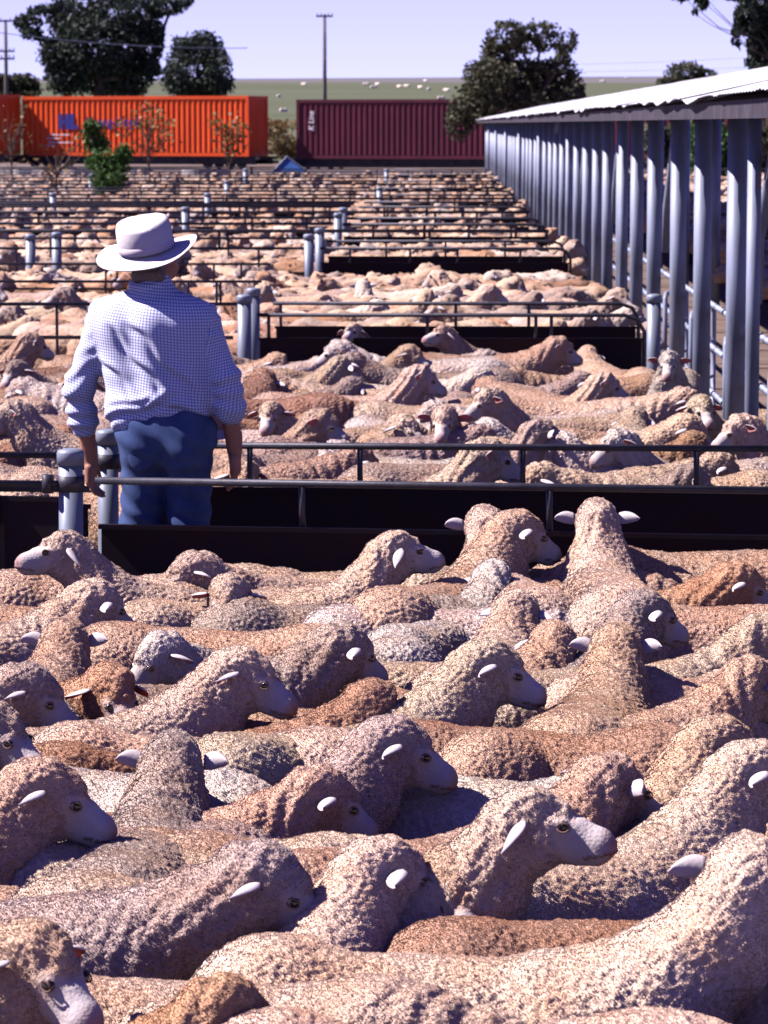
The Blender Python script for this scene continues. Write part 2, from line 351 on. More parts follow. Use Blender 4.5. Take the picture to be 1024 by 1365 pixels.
def make_fleece(name, data, seed, spacing=.0135, per=15, length=.019, rad=.0008, zlow=.30):
    """fibres gathered into pointed locks, standing off the body"""
    P, F, N, m = data[:4]
    rs = np.random.RandomState(seed + 50)
    w = np.where(m > .7, 1., 0.) * np.clip((P[:, 2] - zlow) / .05, 0, 1)
    area = np.linalg.norm(np.cross(P[F[:, 2]] - P[F[:, 0]], P[F[:, 3]] - P[F[:, 1]]), axis=1) * .5
    ns = int(float((area * w[F].mean(1)).sum()) / spacing ** 2); c, ci = sample_surface(P, F, w, ns, rs)
    kd = kdtree.KDTree(ns)
    for j in range(ns): kd.insert(c[j], j)
    kd.balance()
    n = ns * per; r, ri = sample_surface(P, F, w, n, rs); cl = np.array([kd.find(p)[1] for p in r])
    Nr, Nc = N[ri], N[ci][cl]
    comb = np.stack([noise3(r, 9, 3), noise3(r, 9, 4), noise3(r, 9, 5)], 1) * .6 + np.array([-.2, 0, -.45])
    Ls = (length * (.7 + .6 * rs.rand(ns))[cl] * (1 + .35 * noise3(r, 6, seed + 9)))[:, None]
    tipd = Nc + comb * .55 + rs.randn(ns, 3)[cl] * .16; tipd /= np.linalg.norm(tipd, axis=1, keepdims=True)
    tw = (.35 + .30 * rs.rand(n))[:, None]
    tip = (r + (Nr + comb * .55 + rs.randn(n, 3) * .15) * Ls) * (1 - tw) + (c[cl] + tipd * Ls) * tw
    root = r - Nr * .002; pts = np.zeros((n, 4, 3)); pts[:, 0] = root; pts[:, 3] = tip
    pts[:, 1] = (root + Nr * Ls * .42) * .8 + (root * .67 + tip * .33) * .2
    pts[:, 2] = (root + Nr * Ls * .78) * .35 + (root * .34 + tip * .66) * .65 + rs.randn(n, 3) * .0008
    cu = bpy.data.hair_curves.new(name); cu.add_curves([4] * n)
    cu.attributes['position'].data.foreach_set('vector', pts.astype(np.float32).ravel())
    ra = cu.attributes.get('radius') or cu.attributes.new('radius', 'FLOAT', 'POINT')
    ra.data.foreach_set('value', (np.tile([1., 1., .8, .35], n) * rad).astype(np.float32))
    return cu
def ear_mesh(name, side, L=.115, Wd=.029, droop=0., tau=.9):
    """leaf-shaped cupped ear in head space pointing out along side*Y"""
    vs, fs = [], []; nu, nv = 9, 7; ct, st = math.cos(tau), math.sin(tau)
    def pt(u, v, off):
        w = Wd * (math.sin(math.pi * min(1, .14 + .86 * u) ** .8) ** .62 if u < 1 else 0) * (1 if u < .98 else .15)
        a = (v - .5) * 2
        o = .016 * (a * a) * math.sin(math.pi * u * .85 + .3) * (1 - .4 * u) - .004 * math.sin(a * 2.2) * u + off      # cup opens forward and down
        q = a * w * (1 - .25 * max(0, -a) * u)
        return (-.018 - .020 * u + o * ct + q * st, side * (L * u * (1 - .25 * droop) - .012), .022 - o * st + q * ct - droop * u * L + .008 * math.sin(u * 3))
    for off in (0, -.0045):
        for i in range(nu + 1):
            for j in range(nv + 1): vs.append(pt(i / nu, j / nv, off))
    n1 = (nu + 1) * (nv + 1); mats = []
    for l in (0, 1):
        for i in range(nu):
            for j in range(nv):
                a = l * n1 + i * (nv + 1) + j; q = (a, a + 1, a + nv + 2, a + nv + 1)
                fs.append(q if (l == 0) == (side > 0) else q[::-1]); mats.append(l)
    ring = [j for j in range(nv + 1)] + [i * (nv + 1) + nv for i in range(1, nu + 1)] + [nu * (nv + 1) + j for j in range(nv - 1, -1, -1)] + [i * (nv + 1) for i in range(nu - 1, 0, -1)]
    for k in range(len(ring)):
        a, b = ring[k], ring[(k + 1) % len(ring)]; q = (a, a + n1, b + n1, b)
        fs.append(q if side > 0 else q[::-1]); mats.append(1)
    me = mesh_from(name, np.array(vs), np.array(fs)); me.polygons.foreach_set('material_index', mats[:len(me.polygons)])
    return me
# ---------------------------------------------------------------- terrain
def sheet(name, xs, ys, zf, m, kind='structure'):
    v = [(x, y, zf(x, y)) for y in ys for x in xs]; n = len(xs)
    f = [(j * n + i, j * n + i + 1, (j + 1) * n + i + 1, (j + 1) * n + i) for j in range(len(ys) - 1) for i in range(n - 1)]
    me = bpy.data.meshes.new(name); me.from_pydata(v, [], f); me.materials.append(m); me.polygons.foreach_set('use_smooth', [True] * len(f))
    return tag(link(name, me), kind=kind)
HP = [(0, 0), (150, 0), (200, 0.0), (300, 2.5), (450, 5.2), (600, 8.2), (900, 13), (1250, 18.0), (1600, 22.6), (1800, 22.), (2600, 10), (6000, 0)]
def hill_z(x, y):
    for (a, za), (b, zb) in zip(HP, HP[1:]):
        if a <= y <= b: z = za + (zb - za) * (y - a) / (b - a); break
    else: z = 0
    return z + (math.sin(x * .004 + 1) * .9 + math.sin(x * .011 + y * .004) * .35) * min(1, max(0, (y - 300) / 900))
sheet('ground', [-3000, -200, -50, -10, 0, 10, 50, 200, 3000], [-200, 0, 10, 20, 50, 100, 200], lambda x, y: 0, M['dirt'])
xs = [-3000, -1500] + list(range(-700, 701, 20)) + [1500, 3000]
sheet('hill', xs, list(range(200, 780, 20)), hill_z, M['hill'])
M['dry'] = mat('hazed_dry_paddock', (.15, .135, .15), 1, 0, .15, .01, col2=(.12, .125, .12), spec=0, stretch=(.4, 2, 1))  # far dry grass, with distance haze put into its lavender-grey colour
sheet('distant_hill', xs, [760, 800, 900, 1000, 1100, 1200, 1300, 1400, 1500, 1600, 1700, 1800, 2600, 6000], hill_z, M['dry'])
M['ballast'] = mat('railway_ballast', (.12, .10, .10), 1, 0, .5, 6, .6, 20)
bm = MB().add([(-120, 163, .012), (120, 133, .012), (120, 152, .012), (-120, 186, .012)], [(0, 1, 2, 3)]); tag(bm.build('railway_ballast', M['ballast']), kind='structure')
# ---------------------------------------------------------------- foliage
def leaves(name, blobs, n, size, m, parent, seed=0, long=1.0, hang=0., shell=.55):
    rs = np.random.RandomState(seed)
    c = np.array([b[:3] for b in blobs], float); r = np.array([b[3:6] if len(b) > 5 else (b[3],) * 3 for b in blobs], float)
    wt = (r[:, 0] * r[:, 2]); k = rs.choice(len(blobs), n, p=wt / wt.sum())
    d = rs.randn(n, 3); d /= np.linalg.norm(d, axis=1, keepdims=True)
    P = c[k] + d * r[k] * (shell + (1 - shell) * rs.rand(n, 1) + .06 * rs.randn(n, 1))
    g = np.round(P / (size * 6)); keep = (np.sin(g[:, 0] * 12.9 + g[:, 1] * 78.2 + g[:, 2] * 37.7) * 43758.5) % 1 > .22    # gaps between the clumps
    P = P[keep]; n = len(P)
    a = rs.randn(n, 3); a[:, 2] -= hang; a /= np.linalg.norm(a, axis=1, keepdims=True); b = np.cross(a, rs.randn(n, 3)); b /= np.linalg.norm(b, axis=1, keepdims=True)
    s = size * 1.7 * (.6 + .8 * rs.rand(n, 1)); a = a * s * long ** .5; b = b * s * .62
    V = np.stack([P - a * .5, P + b * .5, P + a * .5, P - b * .5], 1).reshape(-1, 3)
    me = mesh_from(name, V, np.arange(len(V)).reshape(-1, 4), smooth=False); me.materials.append(m)
    return link(name, me, parent)
def limb(mb, p0, p1, r0, r1, rnd, n=6):
    p0, p1 = Vector(p0), Vector(p1); L = (p1 - p0).length; pts = []
    for i in range(n + 1):
        t = i / n; w = math.sin(math.pi * t) * L * .06
        pts.append(p0.lerp(p1, t) + Vector((rnd.uniform(-w, w), rnd.uniform(-w, w), rnd.uniform(-w, w) * .4)))
    mb.tube(pts, [r0 + (r1 - r0) * i / n for i in range(n + 1)], 7)
def tree(name, base, blobs, n, leaf, m, label, cat='tree', trunk_r=.3, seed=0, group=None, trunk_top=None, long=1.0, hang=0., shell=.55):
    root = tag(empty(name, base), label, cat, group); rnd = random.Random(seed)
    c = [Vector(b[:3]) for b in blobs]; mid = sum(c, Vector()) / len(c)
    zt = trunk_top or max(.4, min(v.z for v in c))
    mb = MB(); mb.tube([(0, 0, -.05), (0, 0, .1), (mid.x * .2, 0, zt * .5), (mid.x * .45, 0, zt)], [trunk_r * 1.25, trunk_r * 1.05, trunk_r * .85, trunk_r * .7], 9); mb.build('trunk', M['bark'], root, True)
    mb = MB()
    for v in c: limb(mb, (mid.x * .42, 0, zt * .93), v, trunk_r * .5, trunk_r * .1, rnd)
    mb.build('limbs', M['bark'], root, True)
    leaves('crown', blobs, n, leaf, m, root, seed, long, hang, shell)
    return root
def blob(px, py, rpx, rpy, y, rd=None, dy=0):
    p = at_y(px, py, y); s = FPX / y; return (p.x, y + dy, p.z, rpx / s, (rd or (rpx + rpy) * .5) / s, rpy / s)
def tree_px(name, basepx, y, px_blobs, n, leaf, m, label, **k):
    b = at_y(basepx, 165, y); g = hill_z(b.x, y); rnd = random.Random(k.get('seed', 0))
    bl = []
    for q in px_blobs:
        v = blob(*q, y, dy=rnd.uniform(-.8, .8)); bl.append((v[0] - b.x, v[1] - y, v[2] - g) + v[3:])
    return tree(name, (b.x, y, g), bl, n, leaf, m, label, **k)
tree_px('eucalyptus_tree', 130, 235, [(130, 60, 62, 48), (100, 22, 45, 30), (160, 20, 55, 34), (60, 22, 34, 16), (215, 8, 34, 14), (90, 95, 34, 34), (170, 92, 38, 34), (130, 100, 60, 28), (44, 45, 16, 9), (75, 70, 26, 22), (196, 60, 22, 34), (212, 45, 9, 18), (248, 0, 12, 8), (205, 95, 12, 16), (30, 30, 14, 9)],
        26000, .17, M['leaf_dark'], 'huge dark ragged eucalyptus tree behind the orange containers', trunk_r=.55, seed=1, hang=.6, long=1.5)
tree_px('round_tree', 264, 215, [(264, 92, 45, 44), (262, 62, 36, 24), (240, 105, 26, 26), (290, 102, 24, 30), (268, 116, 44, 16)], 12000, .14, M['leaf_dark'], 'dense dark dome shaped tree left of the telegraph pole', trunk_r=.35, seed=2)
tree_px('forked_tree', 690, 150, [(676, 46, 30, 20), (722, 44, 28, 16), (752, 56, 20, 18), (700, 60, 36, 14), (660, 60, 18, 14), (750, 78, 12, 9),
        (655, 112, 40, 34), (710, 112, 48, 34), (755, 122, 26, 26), (642, 96, 24, 20), (690, 100, 44, 26), (735, 100, 40, 22), (665, 75, 26, 14), (630, 140, 34, 30), (612, 162, 20, 26), (690, 150, 60, 30), (740, 150, 40, 28), (775, 128, 8, 12)],
        21000, .11, M['leaf_olive'], 'olive two tiered tree spreading above the far end of the shed roof', trunk_r=.3, seed=3)
tree_px('roadside_tree', 915, 260, [(915, 100, 30, 18), (938, 104, 20, 12), (893, 112, 20, 12), (925, 120, 36, 16)], 5000, .17, M['leaf_olive'], 'small olive tree whose top shows just above the shed roof', trunk_r=.25, seed=4)
tree_px('weeping_gum_tree', 1120, 62, [(1000, 20, 20, 26), (1012, 55, 20, 22), (986, 48, 8, 18), (1020, 80, 22, 12), (1050, 20, 40, 40), (1090, 60, 50, 50), (932, 4, 9, 10), (926, 18, 4, 7), (1000, -15, 40, 14), (1120, 0, 60, 50), (940, -12, 24, 8), (905, -4, 10, 5), (1000, 92, 24, 7)],
        14000, .06, M['leaf_dark'], 'weeping gum with hanging sprays of leaves at the top right corner', trunk_r=.035, seed=5, hang=1.4, long=2.2, trunk_top=3.2)
for i, (px, y, wd, hh, lab) in enumerate([(885, 142, 26, 34, 'green bush seen between the shed pillars, leftmost of the three'), (945, 140, 34, 40, 'green bush seen between the shed pillars, middle one of the three'), (1010, 138, 34, 46, 'green bush seen between the shed pillars, rightmost of the three')]):
    tree_px('roadside_bush', px, y, [(px, 200, wd, hh), (px - 14, 185, wd * .6, 26), (px + 14, 190, wd * .6, 24), (px, 222, wd, 20)], 5000, .11, M['leaf_green'] if i == 1 else M['leaf_olive'], lab, cat='bush', trunk_r=.1, seed=20 + i, group='bushes behind the shed', trunk_top=.5)
for i, (px, wd, lab) in enumerate([(28, 26, 'dark low scrub left of the big eucalyptus near the left pole'), (165, 30, 'dark low scrub under the right side of the big eucalyptus'), (5, 14, 'dark low scrub at the left edge behind the containers')]):
    tree_px('scrub_bush', px, 245 - i, [(px, 112, wd, 14), (px + 12, 120, wd * .7, 10), (px - 12, 118, wd * .7, 12)], 2600, .16, M['leaf_olive'], lab, cat='bush', trunk_r=.1, seed=30 + i, trunk_top=.5)
tree_px('scrub_bush', 375, 205, [(360, 172, 26, 14), (380, 192, 26, 16), (392, 168, 14, 12), (370, 205, 34, 12)], 3000, .12, M['leaf_dry'], 'brown dry scrub on the bank in the gap between the two containers', cat='bush', trunk_r=.08, seed=36, trunk_top=.4)
# saplings standing in the yards
tree_px('leafy_sapling', 148, 78, [(122, 178, 18, 20), (128, 196, 18, 14), (165, 205, 16, 14), (140, 215, 26, 20), (148, 240, 24, 20), (118, 168, 10, 10), (155, 225, 20, 20), (145, 258, 22, 14)], 5200, .06, M['leaf_green'], 'leafy bright green sapling in the yards before the orange container', trunk_r=.05, seed=6, shell=.25, trunk_top=.4)
def bare_tree(px, y, top, wpx, nleaf, label, seed, m='leaf_dry', name='sparse_sapling'):
    b = at_y(px, 165, y); s = FPX / y; H = 2.2 + (165 - top) / s; rnd = random.Random(seed); root = tag(empty(name, (b.x, y, 0)), label, 'tree')
    tr = MB().tube([(0, 0, -.05), (.02, 0, H * .3), (-.03, 0, H * .62)], [.04, .03, .018], 6).build('trunk', M['bark'], root, True)
    mb = MB(); tips = []
    for k in range(26):
        z = H * rnd.uniform(.35, .62); a = rnd.uniform(0, 6.28); rr = wpx / s * rnd.uniform(.3, 1); zt = min(H, z + H * rnd.uniform(.1, .42))
        p = (rr * math.cos(a), rr * math.sin(a) * .6, zt); limb(mb, (0, 0, z), p, .014, .003, rnd, 4); tips.append(p)
    mb.build('twigs', M['bark'], root)
    leaves('crown', [(t[0], t[1], t[2], .28) for t in tips], nleaf, .07, M[m], root, seed, shell=.2)
bare_tree(198, 92, 130, 38, 500, 'sparse thin sapling with few reddish leaves before the orange container', 41)
bare_tree(305, 98, 152, 22, 420, 'slender yellowish sapling near the right end of the orange container', 42)
bare_tree(75, 76, 178, 42, 60, 'leafless twiggy shrub at far left of the yards', 43, name='bare_shrub')
bare_tree(15, 90, 140, 30, 40, 'leafless grey sapling before the leftmost orange container', 44)
# ---------------------------------------------------------------- poles and wire
def pole(px, y, top, bottom, arms, label):
    b = at_y(px, 165, y); s = FPX / y; g = hill_z(b.x, y); H = CAM_H + (165 - top) / s - g
    root = tag(empty('telegraph_pole', (b.x, y, g)), label, 'pole', 'telegraph poles along the railway')
    MB().tube([(0, 0, -.1), (0, 0, H)], [.17, .11], 9).build('shaft', M['wood'], root, True)
    for z, wd in arms:
        MB().box(-wd, wd, -.18, -.08, H - z - .06, H - z + .06).build('crossarm', M['wood'], root)
        for x in (-wd * .9, -wd * .45, wd * .45, wd * .9):
            MB().lathe((x, -.13, H - z + .062), [(.03, 0), (.06, .04), (.04, .10), (.05, .14), (.015, .19)], 8).build('insulator', M['concrete'], root, True)
    return root
pole(433, 232, 21, 133, [(.15, .55)], 'tall telegraph pole with one crossarm between the two containers')
pole(9, 232, 28, 125, [(.1, .7), (2.1, .6), (2.6, .6)], 'telegraph pole with several crossarms at the left edge')
def wire(p0, p1, sag, r, label):
    n = 16; pts = [Vector(p0).lerp(Vector(p1), i / n) - Vector((0, 0, 4 * sag * (i / n) * (1 - i / n))) for i in range(n + 1)]
    tag(MB().tube(pts, r, 5).build('overhead_wire', M['galv_pale'], None, True), label, 'wire', 'overhead wires')
wire(at_y(-40, 38, 150), at_y(330, 64, 165), .25, .018, 'pale overhead wire crossing in front of the big eucalyptus')
for (a, b, c_, d, lab) in [(620, 62, 1100, 52, 'upper faint overhead wire at the right of the sky'), (620, 70, 1100, 66, 'lower faint overhead wire at the right of the sky')]:
    wire(at_y(a, b + 25, 300), at_y(c_, d + 18, 300), .3, .012, lab)
# ---------------------------------------------------------------- containers on wagons
def corrugated(L, Hh, t=.045, per=.278):
    """trapezoid-ribbed wall in the XZ plane facing -Y"""
    xs = []; n = int(L / per); p = L / n
    for i in range(n): xs += [(i * p, 0), (i * p + p * .28, 0), (i * p + p * .5, t), (i * p + p * .78, t)]
    xs.append((L, 0)); mb = MB(); v = [(x, y, z) for z in (0, Hh) for x, y in xs]; m_ = len(xs)
    return mb.add(v, [(i, i + 1, m_ + i + 1, m_ + i) for i in range(m_ - 1)])
def container(px_left, y, top, bottom, rot, m, label, L=12.19):
    p = at_y(px_left, 165, y); s = FPX / y; z0 = CAM_H - (bottom - 165) / s; Hh = CAM_H + (165 - top) / s - z0
    root = tag(empty('freight_container', (p.x, y, z0), rot), label, 'container', 'freight containers on the train'); W = 2.44
    o = corrugated(L - .3, Hh - .34).build('side_panel', m, root, loc=(.15, .03, .18))
    o = corrugated(L - .3, Hh - .34).build('side_panel', m, root, loc=(L - .15, W - .03, .18)); o.rotation_euler[2] = math.pi
    o = corrugated(W - .3, Hh - .34, .03, .3).build('end_panel', m, root, loc=(L - .03, .15, .18)); o.rotation_euler[2] = math.pi / 2
    o = corrugated(W - .3, Hh - .34, .03, .3).build('end_panel', m, root, loc=(.03, W - .15, .18)); o.rotation_euler[2] = -math.pi / 2
    MB().box(.05, L - .05, .08, W - .08, Hh - .06, Hh - .03).build('roof_panel', m, root)
    MB().box(.05, L - .05, .08, W - .08, .03, .17).build('floor_panel', M['iron'], root)
    for x in (0, L - .15):
        for yy in (0, W - .15): MB().box(x, x + .15, yy, yy + .15, .0, Hh).build('corner_post', m, root)
    for z in (.003, Hh - .163):
        for yy in (0.003, W - .103): MB().box(.15, L - .15, yy, yy + .1, z, z + .16).build('side_rail', m, root)
        for x in (.003, L - .103): MB().box(x, x + .1, .15, W - .15, z, z + .16).build('end_rail', m, root)
    return root, Hh, z0
def lettering(txt, size, m, parent, loc, rot=(R(90), 0, 0), shear=0, name='lettering', sx=1.0):
    cu = bpy.data.curves.new(name + '_outline', 'FONT'); cu.body = txt; cu.size = size; cu.extrude = .004; cu.shear = shear; cu.offset = .012 * size
    t_o = bpy.data.objects.new('t', cu); C.objects.link(t_o); dg = bpy.context.evaluated_depsgraph_get(); me = bpy.data.meshes.new_from_object(t_o.evaluated_get(dg)); bpy.data.objects.remove(t_o); me.name = name; me.materials.clear()
    o = bpy.data.objects.new(name, me); C.objects.link(o); o.parent = parent; o.location = loc; o.rotation_euler = rot; o.scale[0] = sx; me.materials.append(m); return o
def wagon(px_left, y, rot, z0, label):
    p = at_y(px_left, 165, y); root = tag(empty('flat_wagon', (p.x, y, .012), rot), label, 'railway wagon', 'flat wagons carrying the containers'); L = 13.2; h = z0 - .012
    MB().box(-.5, L - .5, .1, 2.3, h - .16, h - .012).build('deck', M['iron'], root)
    for yy in (.12, 2.16): MB().box(-.3, L - .7, yy, yy + .12, h - .40, h - .162).build('sole_bar', M['iron'], root)
    for x in (-1.0, L - .5): MB().box(x, x + .5, 1.05, 1.35, h - .35, h - .2).build('coupler', M['iron'], root)
    for bx in (1.0, L - 2.8):
        bg_ = MB().box(bx - .95, bx + .95, .3, .42, .22, h - .39 if h > .75 else .36).build('bogie_frame', M['iron'], root)
        for x in (bx - .6, bx + .6):
            for yy in (.46, 1.84):
                wv = MB(); n = 18; r = .26
                wv.add([(x + math.cos(2 * math.pi * k / n) * rr, yy + dy, .262 + math.sin(2 * math.pi * k / n) * rr) for dy, rr in ((0, r * .9), (.03, r), (.12, r)) for k in range(n)],
                       [(i * n + k, i * n + (k + 1) % n, (i + 1) * n + (k + 1) % n, (i + 1) * n + k) for i in range(2) for k in range(n)] + [tuple(range(n)), tuple(range(2 * n, 3 * n))[::-1]])
                wv.build('wheel', M['iron'], root)
    return root
CR = -R(20)
CONT = [(-292, 174, 127, 205, 'orange', 'orange container cut by the left edge with a yellow mark'), (30, 172, 129, 207, 'orange', 'long orange container with blue emblem and Hapag-Lloyd lettering'), (395, 169, 133, 211, 'maroon', 'dark maroon container with white upright K Line lettering'), (742, 166.5, 135, 213, 'maroon', 'maroon container glimpsed between the shed pillars')]
WL = ['flat wagon under the orange container at the left edge', 'flat wagon under the lettered orange container', 'flat wagon under the maroon lettered container', 'flat wagon behind the shed pillars']
for k_, (px, y, tp, bt, col, lab) in enumerate(CONT):
    croot, Hh, z0 = container(px, y, tp, bt, CR, M[col], lab)
    wagon(px, y, CR, z0, WL[k_])
    sx = 12.19 / 318                                        # metres along the side per photo pixel
    if k_ == 0:
        e = MB().box(11.3, 11.55, -.012, -.002, 1.2, 1.85).add([(11.1, -.012, 1.3), (11.28, -.012, 1.3), (11.28, -.012, 1.5), (11.1, -.012, 1.42)], [(0, 1, 2, 3)]); e.build('emblem', M['yellow'], croot)
    if k_ == 1:
        e = MB()
        for x0, x1, z0_, z1 in [(0, .22, 0, .75), (.22, .45, .28, .46), (.36, .60, 0, .75), (.62, .84, 0, .75), (.84, 1.05, 0, .2)]: e.box(x0, x1, -.012, -.002, z0_, z1)
        e.build('emblem', M['navy'], croot, loc=(2.0, 0, 1.3))
        lettering('Hapag-Lloyd', .66, M['navy'], croot, (3.5, -.008, 1.46), sx=.86)
        for j, (x, z, w_) in enumerate([(1.5, 1.0, 1.1), (1.3, .82, .7), (1.45, .62, 1.2), (1.3, .46, .5)]):
            d_ = MB(); rnd = random.Random(j); q = 0
            while q < w_: wq = rnd.uniform(.04, .14); d_.box(x + q, x + q + wq, -.010, -.002, z, z + .07); q += wq + .05
            d_.build('marking', M['white'], croot)['kind'] = 'stuff'
    if k_ == 2:
        lettering('K Line', .40, M['white'], croot, (.92, -.008, 1.35), rot=(R(90), R(-90), 0), shear=.2, sx=.9)
# ---------------------------------------------------------------- small things among the far yards
for i, (px, y, wd, hh, lab) in enumerate([(103, 86, .42, .36, 'pale round concrete trough left of the green sapling'), (30, 84, .30, .34, 'small pale round trough near the left edge'), (183, 84, .5, .25, 'low pale round trough right of the green sapling'), (268, 88, .62, .22, 'wide low pale trough before the orange container'), (292, 93, .4, .2, 'pale trough just behind the wide low one')]):
    y += 24; p = at_y(px, 225, y); z = p.z - .12
    t_ = tag(empty('water_trough', (p.x, y, 0)), lab, 'trough', 'pale troughs in the far yards')
    MB().lathe((0, 0, 0), [(wd, 0), (wd, z + .12), (wd * .86, z + .12), (wd * .84, z - .04)], 20).build('bowl', M['concrete'], t_)
    MB().lathe((0, 0, z + .0), [(wd * .84, 0), (wd * .84, .01)], 20).build('water', mat('trough_water%d' % i, (.03, .04, .05), .05), t_)
tp = at_y(385, 228, 105); tr_ = tag(empty('tarpaulin_shelter', (tp.x, 105, 0)), 'small blue tarpaulin peaked over a frame in the far yards', 'shelter')
za = .75; zb = CAM_H - (209 - 165) / (FPX / 105)
MB().add([(-.5, 0, za), (.62, -.1, za - .02), (-.05, .1, zb), (-.5, .5, za), (.6, .5, za)], [(0, 1, 2), (1, 4, 2), (4, 3, 2), (3, 0, 2)]).build('canopy', M['tarp'], tr_)
mb = MB(); [mb.tube([(x, yy, 0), (x, yy, za)], .02, 6) for x, yy in ((-.48, .02), (.58, -.06), (-.48, .46), (.56, .46))]; mb.tube([(-.52, -.02, za - .02), (-.06, .08, zb + .02), (.64, -.12, za - .03)], .022, 6); mb.build('frame', M['galv_pale'], tr_)
# ---------------------------------------------------------------- fences: posts, railed and sheeted gates
def post(x, y, h=.97, r=.045, m='galv', label=None, clamp=None, group='fence posts of the yards'):
    root = tag(empty('fence_post', (x, y, 0)), label, 'post', group)
    MB().tube([(0, 0, -.02), (0, 0, h - .055)], r, 14).build('pipe', M[m], root, True)
    MB().lathe((0, 0, h - .055), [(r * 1.12, 0), (r * 1.12, .045), (r * 1.02, .055), (r * .5, .062)], 14).build('cap', M[m], root, True)
    if clamp:
        cz, ang = clamp
        c = MB().lathe((0, 0, cz - .03), [(r * 1.14, 0), (r * 1.14, .06)], 14)
        dx, dy = math.cos(ang), math.sin(ang); c.tube([(dx * r * .9, dy * r * .9, cz), (dx * (r + .045), dy * (r + .045), cz)], .014, 6); c.tube([(dx * (r + .04), dy * (r + .04), cz - .035), (dx * (r + .04), dy * (r + .04), cz + .035)], .022, 8)
        c.build('hinge_clamp', M['rail'], root, True)
    return root
def fence(x0, y0, x1, y1, label, zr=(.85,), panel=None, stiles=(), r=.0135, m='rail', bend_r=False, n=8, group='rails and gates of the yards', bend_l=False):
    """rails along the top, uprights at fractions of the length, sheet steel below z=panel"""
    d = Vector((x1 - x0, y1 - y0)); L = d.length; root = tag(empty('yard_gate', (x0, y0, 0), math.atan2(d.y, d.x)), label, 'fence', group)
    for i, z in enumerate(zr):
        pts = [(0, 0, z), (L, 0, z)]
        if i == 0 and bend_r: pts = pts[:1] + [(L - .14, 0, z), (L - .05, 0, z - .03), (L, 0, z - .12), (L, 0, .12)]
        if i == 0 and bend_l: pts = [(0, 0, .12), (0, 0, z - .12), (.05, 0, z - .03), (.14, 0, z)] + pts[1:]
        MB().tube(pts, r, n).build('rail', M[m], root, True)
    for s in stiles: MB().tube([(s * L, .0 if not panel else .026, .10), (s * L, .0 if not panel else .026, (panel or .5) + .03), (s * L, 0, (panel or .5) + .07), (s * L, 0, zr[0] - .008)], r * .85, n).build('upright', M[m], root, True)
    if panel:
        MB().box(.02, L - .02, .004, .012, .10, panel).build('sheet', M['panel'], root)
        MB().box(.01, L - .01, -.008, .020, panel, panel + .018).build('sheet_edge', M['panel'], root)
    return root
XR = 1.47                                                    # the right-hand side of the yards runs along this line
YF1L, YF1R, YF2, YF3A, YF3B, YF4A, YF4B = 13.05, 12.72, 14.5, 24.5, 26.1, 37.7, 40.0
YF = [46.7, 49.7, 56.5, 60, 66, 73, 82, 92, 103]
fence(-1.30, YF1L, XR + .05, YF1R - .02, 'nearest dark gate with a single top rail over sheet steel, beside the man', (.85,), .665, (.28, .61, .93), .0145)
fence(-1.36, YF1L - .1, -3.4, YF1L + .2, 'dark railed gate left of the nearest grey post', (.845,), .78, (.15, .6), .0135)
fence(-1.27, YF2 + .02, XR, YF2 - .12, 'second dark gate behind the man, its upper half open', (.85,), .655, (.175, .345, .595, .86), .0145)
fence(-1.42, YF2 - .35, -3.6, YF2 - .2, 'dark railed gate left of the second grey post', (.84, .70), .62, (.5,), .0135)
post(-1.373, 12.85, .985, .046, label='stout grey post ending the nearest gate, beside the left hand of the man', clamp=(.86, R(190)))
post(-1.345, 14.02, .955, .043, label='grey post with hinge clamp just behind the one beside the man', clamp=(.83, R(185)))
post(XR + .1, YF1R - .1, .97, .045, label='grey post closing the nearest gate at the right')
post(XR + .1, YF2 - .12, .97, .045, label='grey post closing the second gate at the right')
fence(-1.28, YF3A, XR, YF3A, 'near gate of the double rail before the third pen, rounded at its right corner', (.85,), .67, (.03, .44, .72, .76), .0145, bend_r=True)
fence(-1.24, YF3B, XR + .05, YF3B, 'far gate of the double rail before the third pen', (.85,), .66, (.02, .5, .7), .0145, bend_r=True)
fence(-1.42, YF3A + 1.5, -8, YF3A + 1.4, 'dark two railed fence running left behind the man', (.85, .45), None, (.08, .22, .36, .5, .7, .9), .0135)
fence(-1.42, YF3A - .5, -8, YF3A - .5, 'dark two railed fence left of the paired posts, nearer one', (.72, .40), None, (.3, .62), .0135)
post(-1.37, YF3A, .99, .05, label='nearer post of the pair before the third pen'); post(-1.36, YF3B - .6, .99, .05, label='farther post of the pair before the third pen')
post(XR + .06, YF3A - .1, 1.0, .05, label='short grey post at the rounded corner beside the shed')
fence(-1.28, YF4A, XR - .02, YF4A, 'nearer gate of the double rail before the fourth pen', (.85,), .68, (.12, .36, .55, .8), .016, bend_r=True)
fence(-1.28, YF4B, XR, YF4B, 'farther gate of the double rail before the fourth pen', (.85,), .66, (.25, .5, .75), .016, bend_r=True)
fence(-1.42, YF4A, -12, YF4A, 'two railed fence beyond the hat of the man', (.85, .58), None, (.05, .18, .3, .45, .6), .015)
fence(-1.42, YF4B + 1, -12, YF4B + 1, 'dark gate run just beyond the two railed fence behind the hat', (.85, .45), .4, (.1, .3, .5, .7), .015)
for x, y, lab in [(-1.40, YF4A, 'nearer post of the pair in the middle of the fourth rail'), (-1.36, YF4B, 'farther post of the pair in the middle of the fourth rail'), (-4.43, YF4A - .1, 'left post of the two standing left of the hat'), (-4.22, YF4A + .6, 'right post of the two standing left of the hat'), (-1.34, YF[0], 'lone post before the fifth pen, left of the shed')]:
    post(x, y, 1.0, .055, label=lab)
ordn = ['fifth', 'sixth', 'seventh', 'eighth', 'ninth', 'tenth', 'eleventh', 'twelfth', 'thirteenth', 'fourteenth']
rnd = random.Random(5)
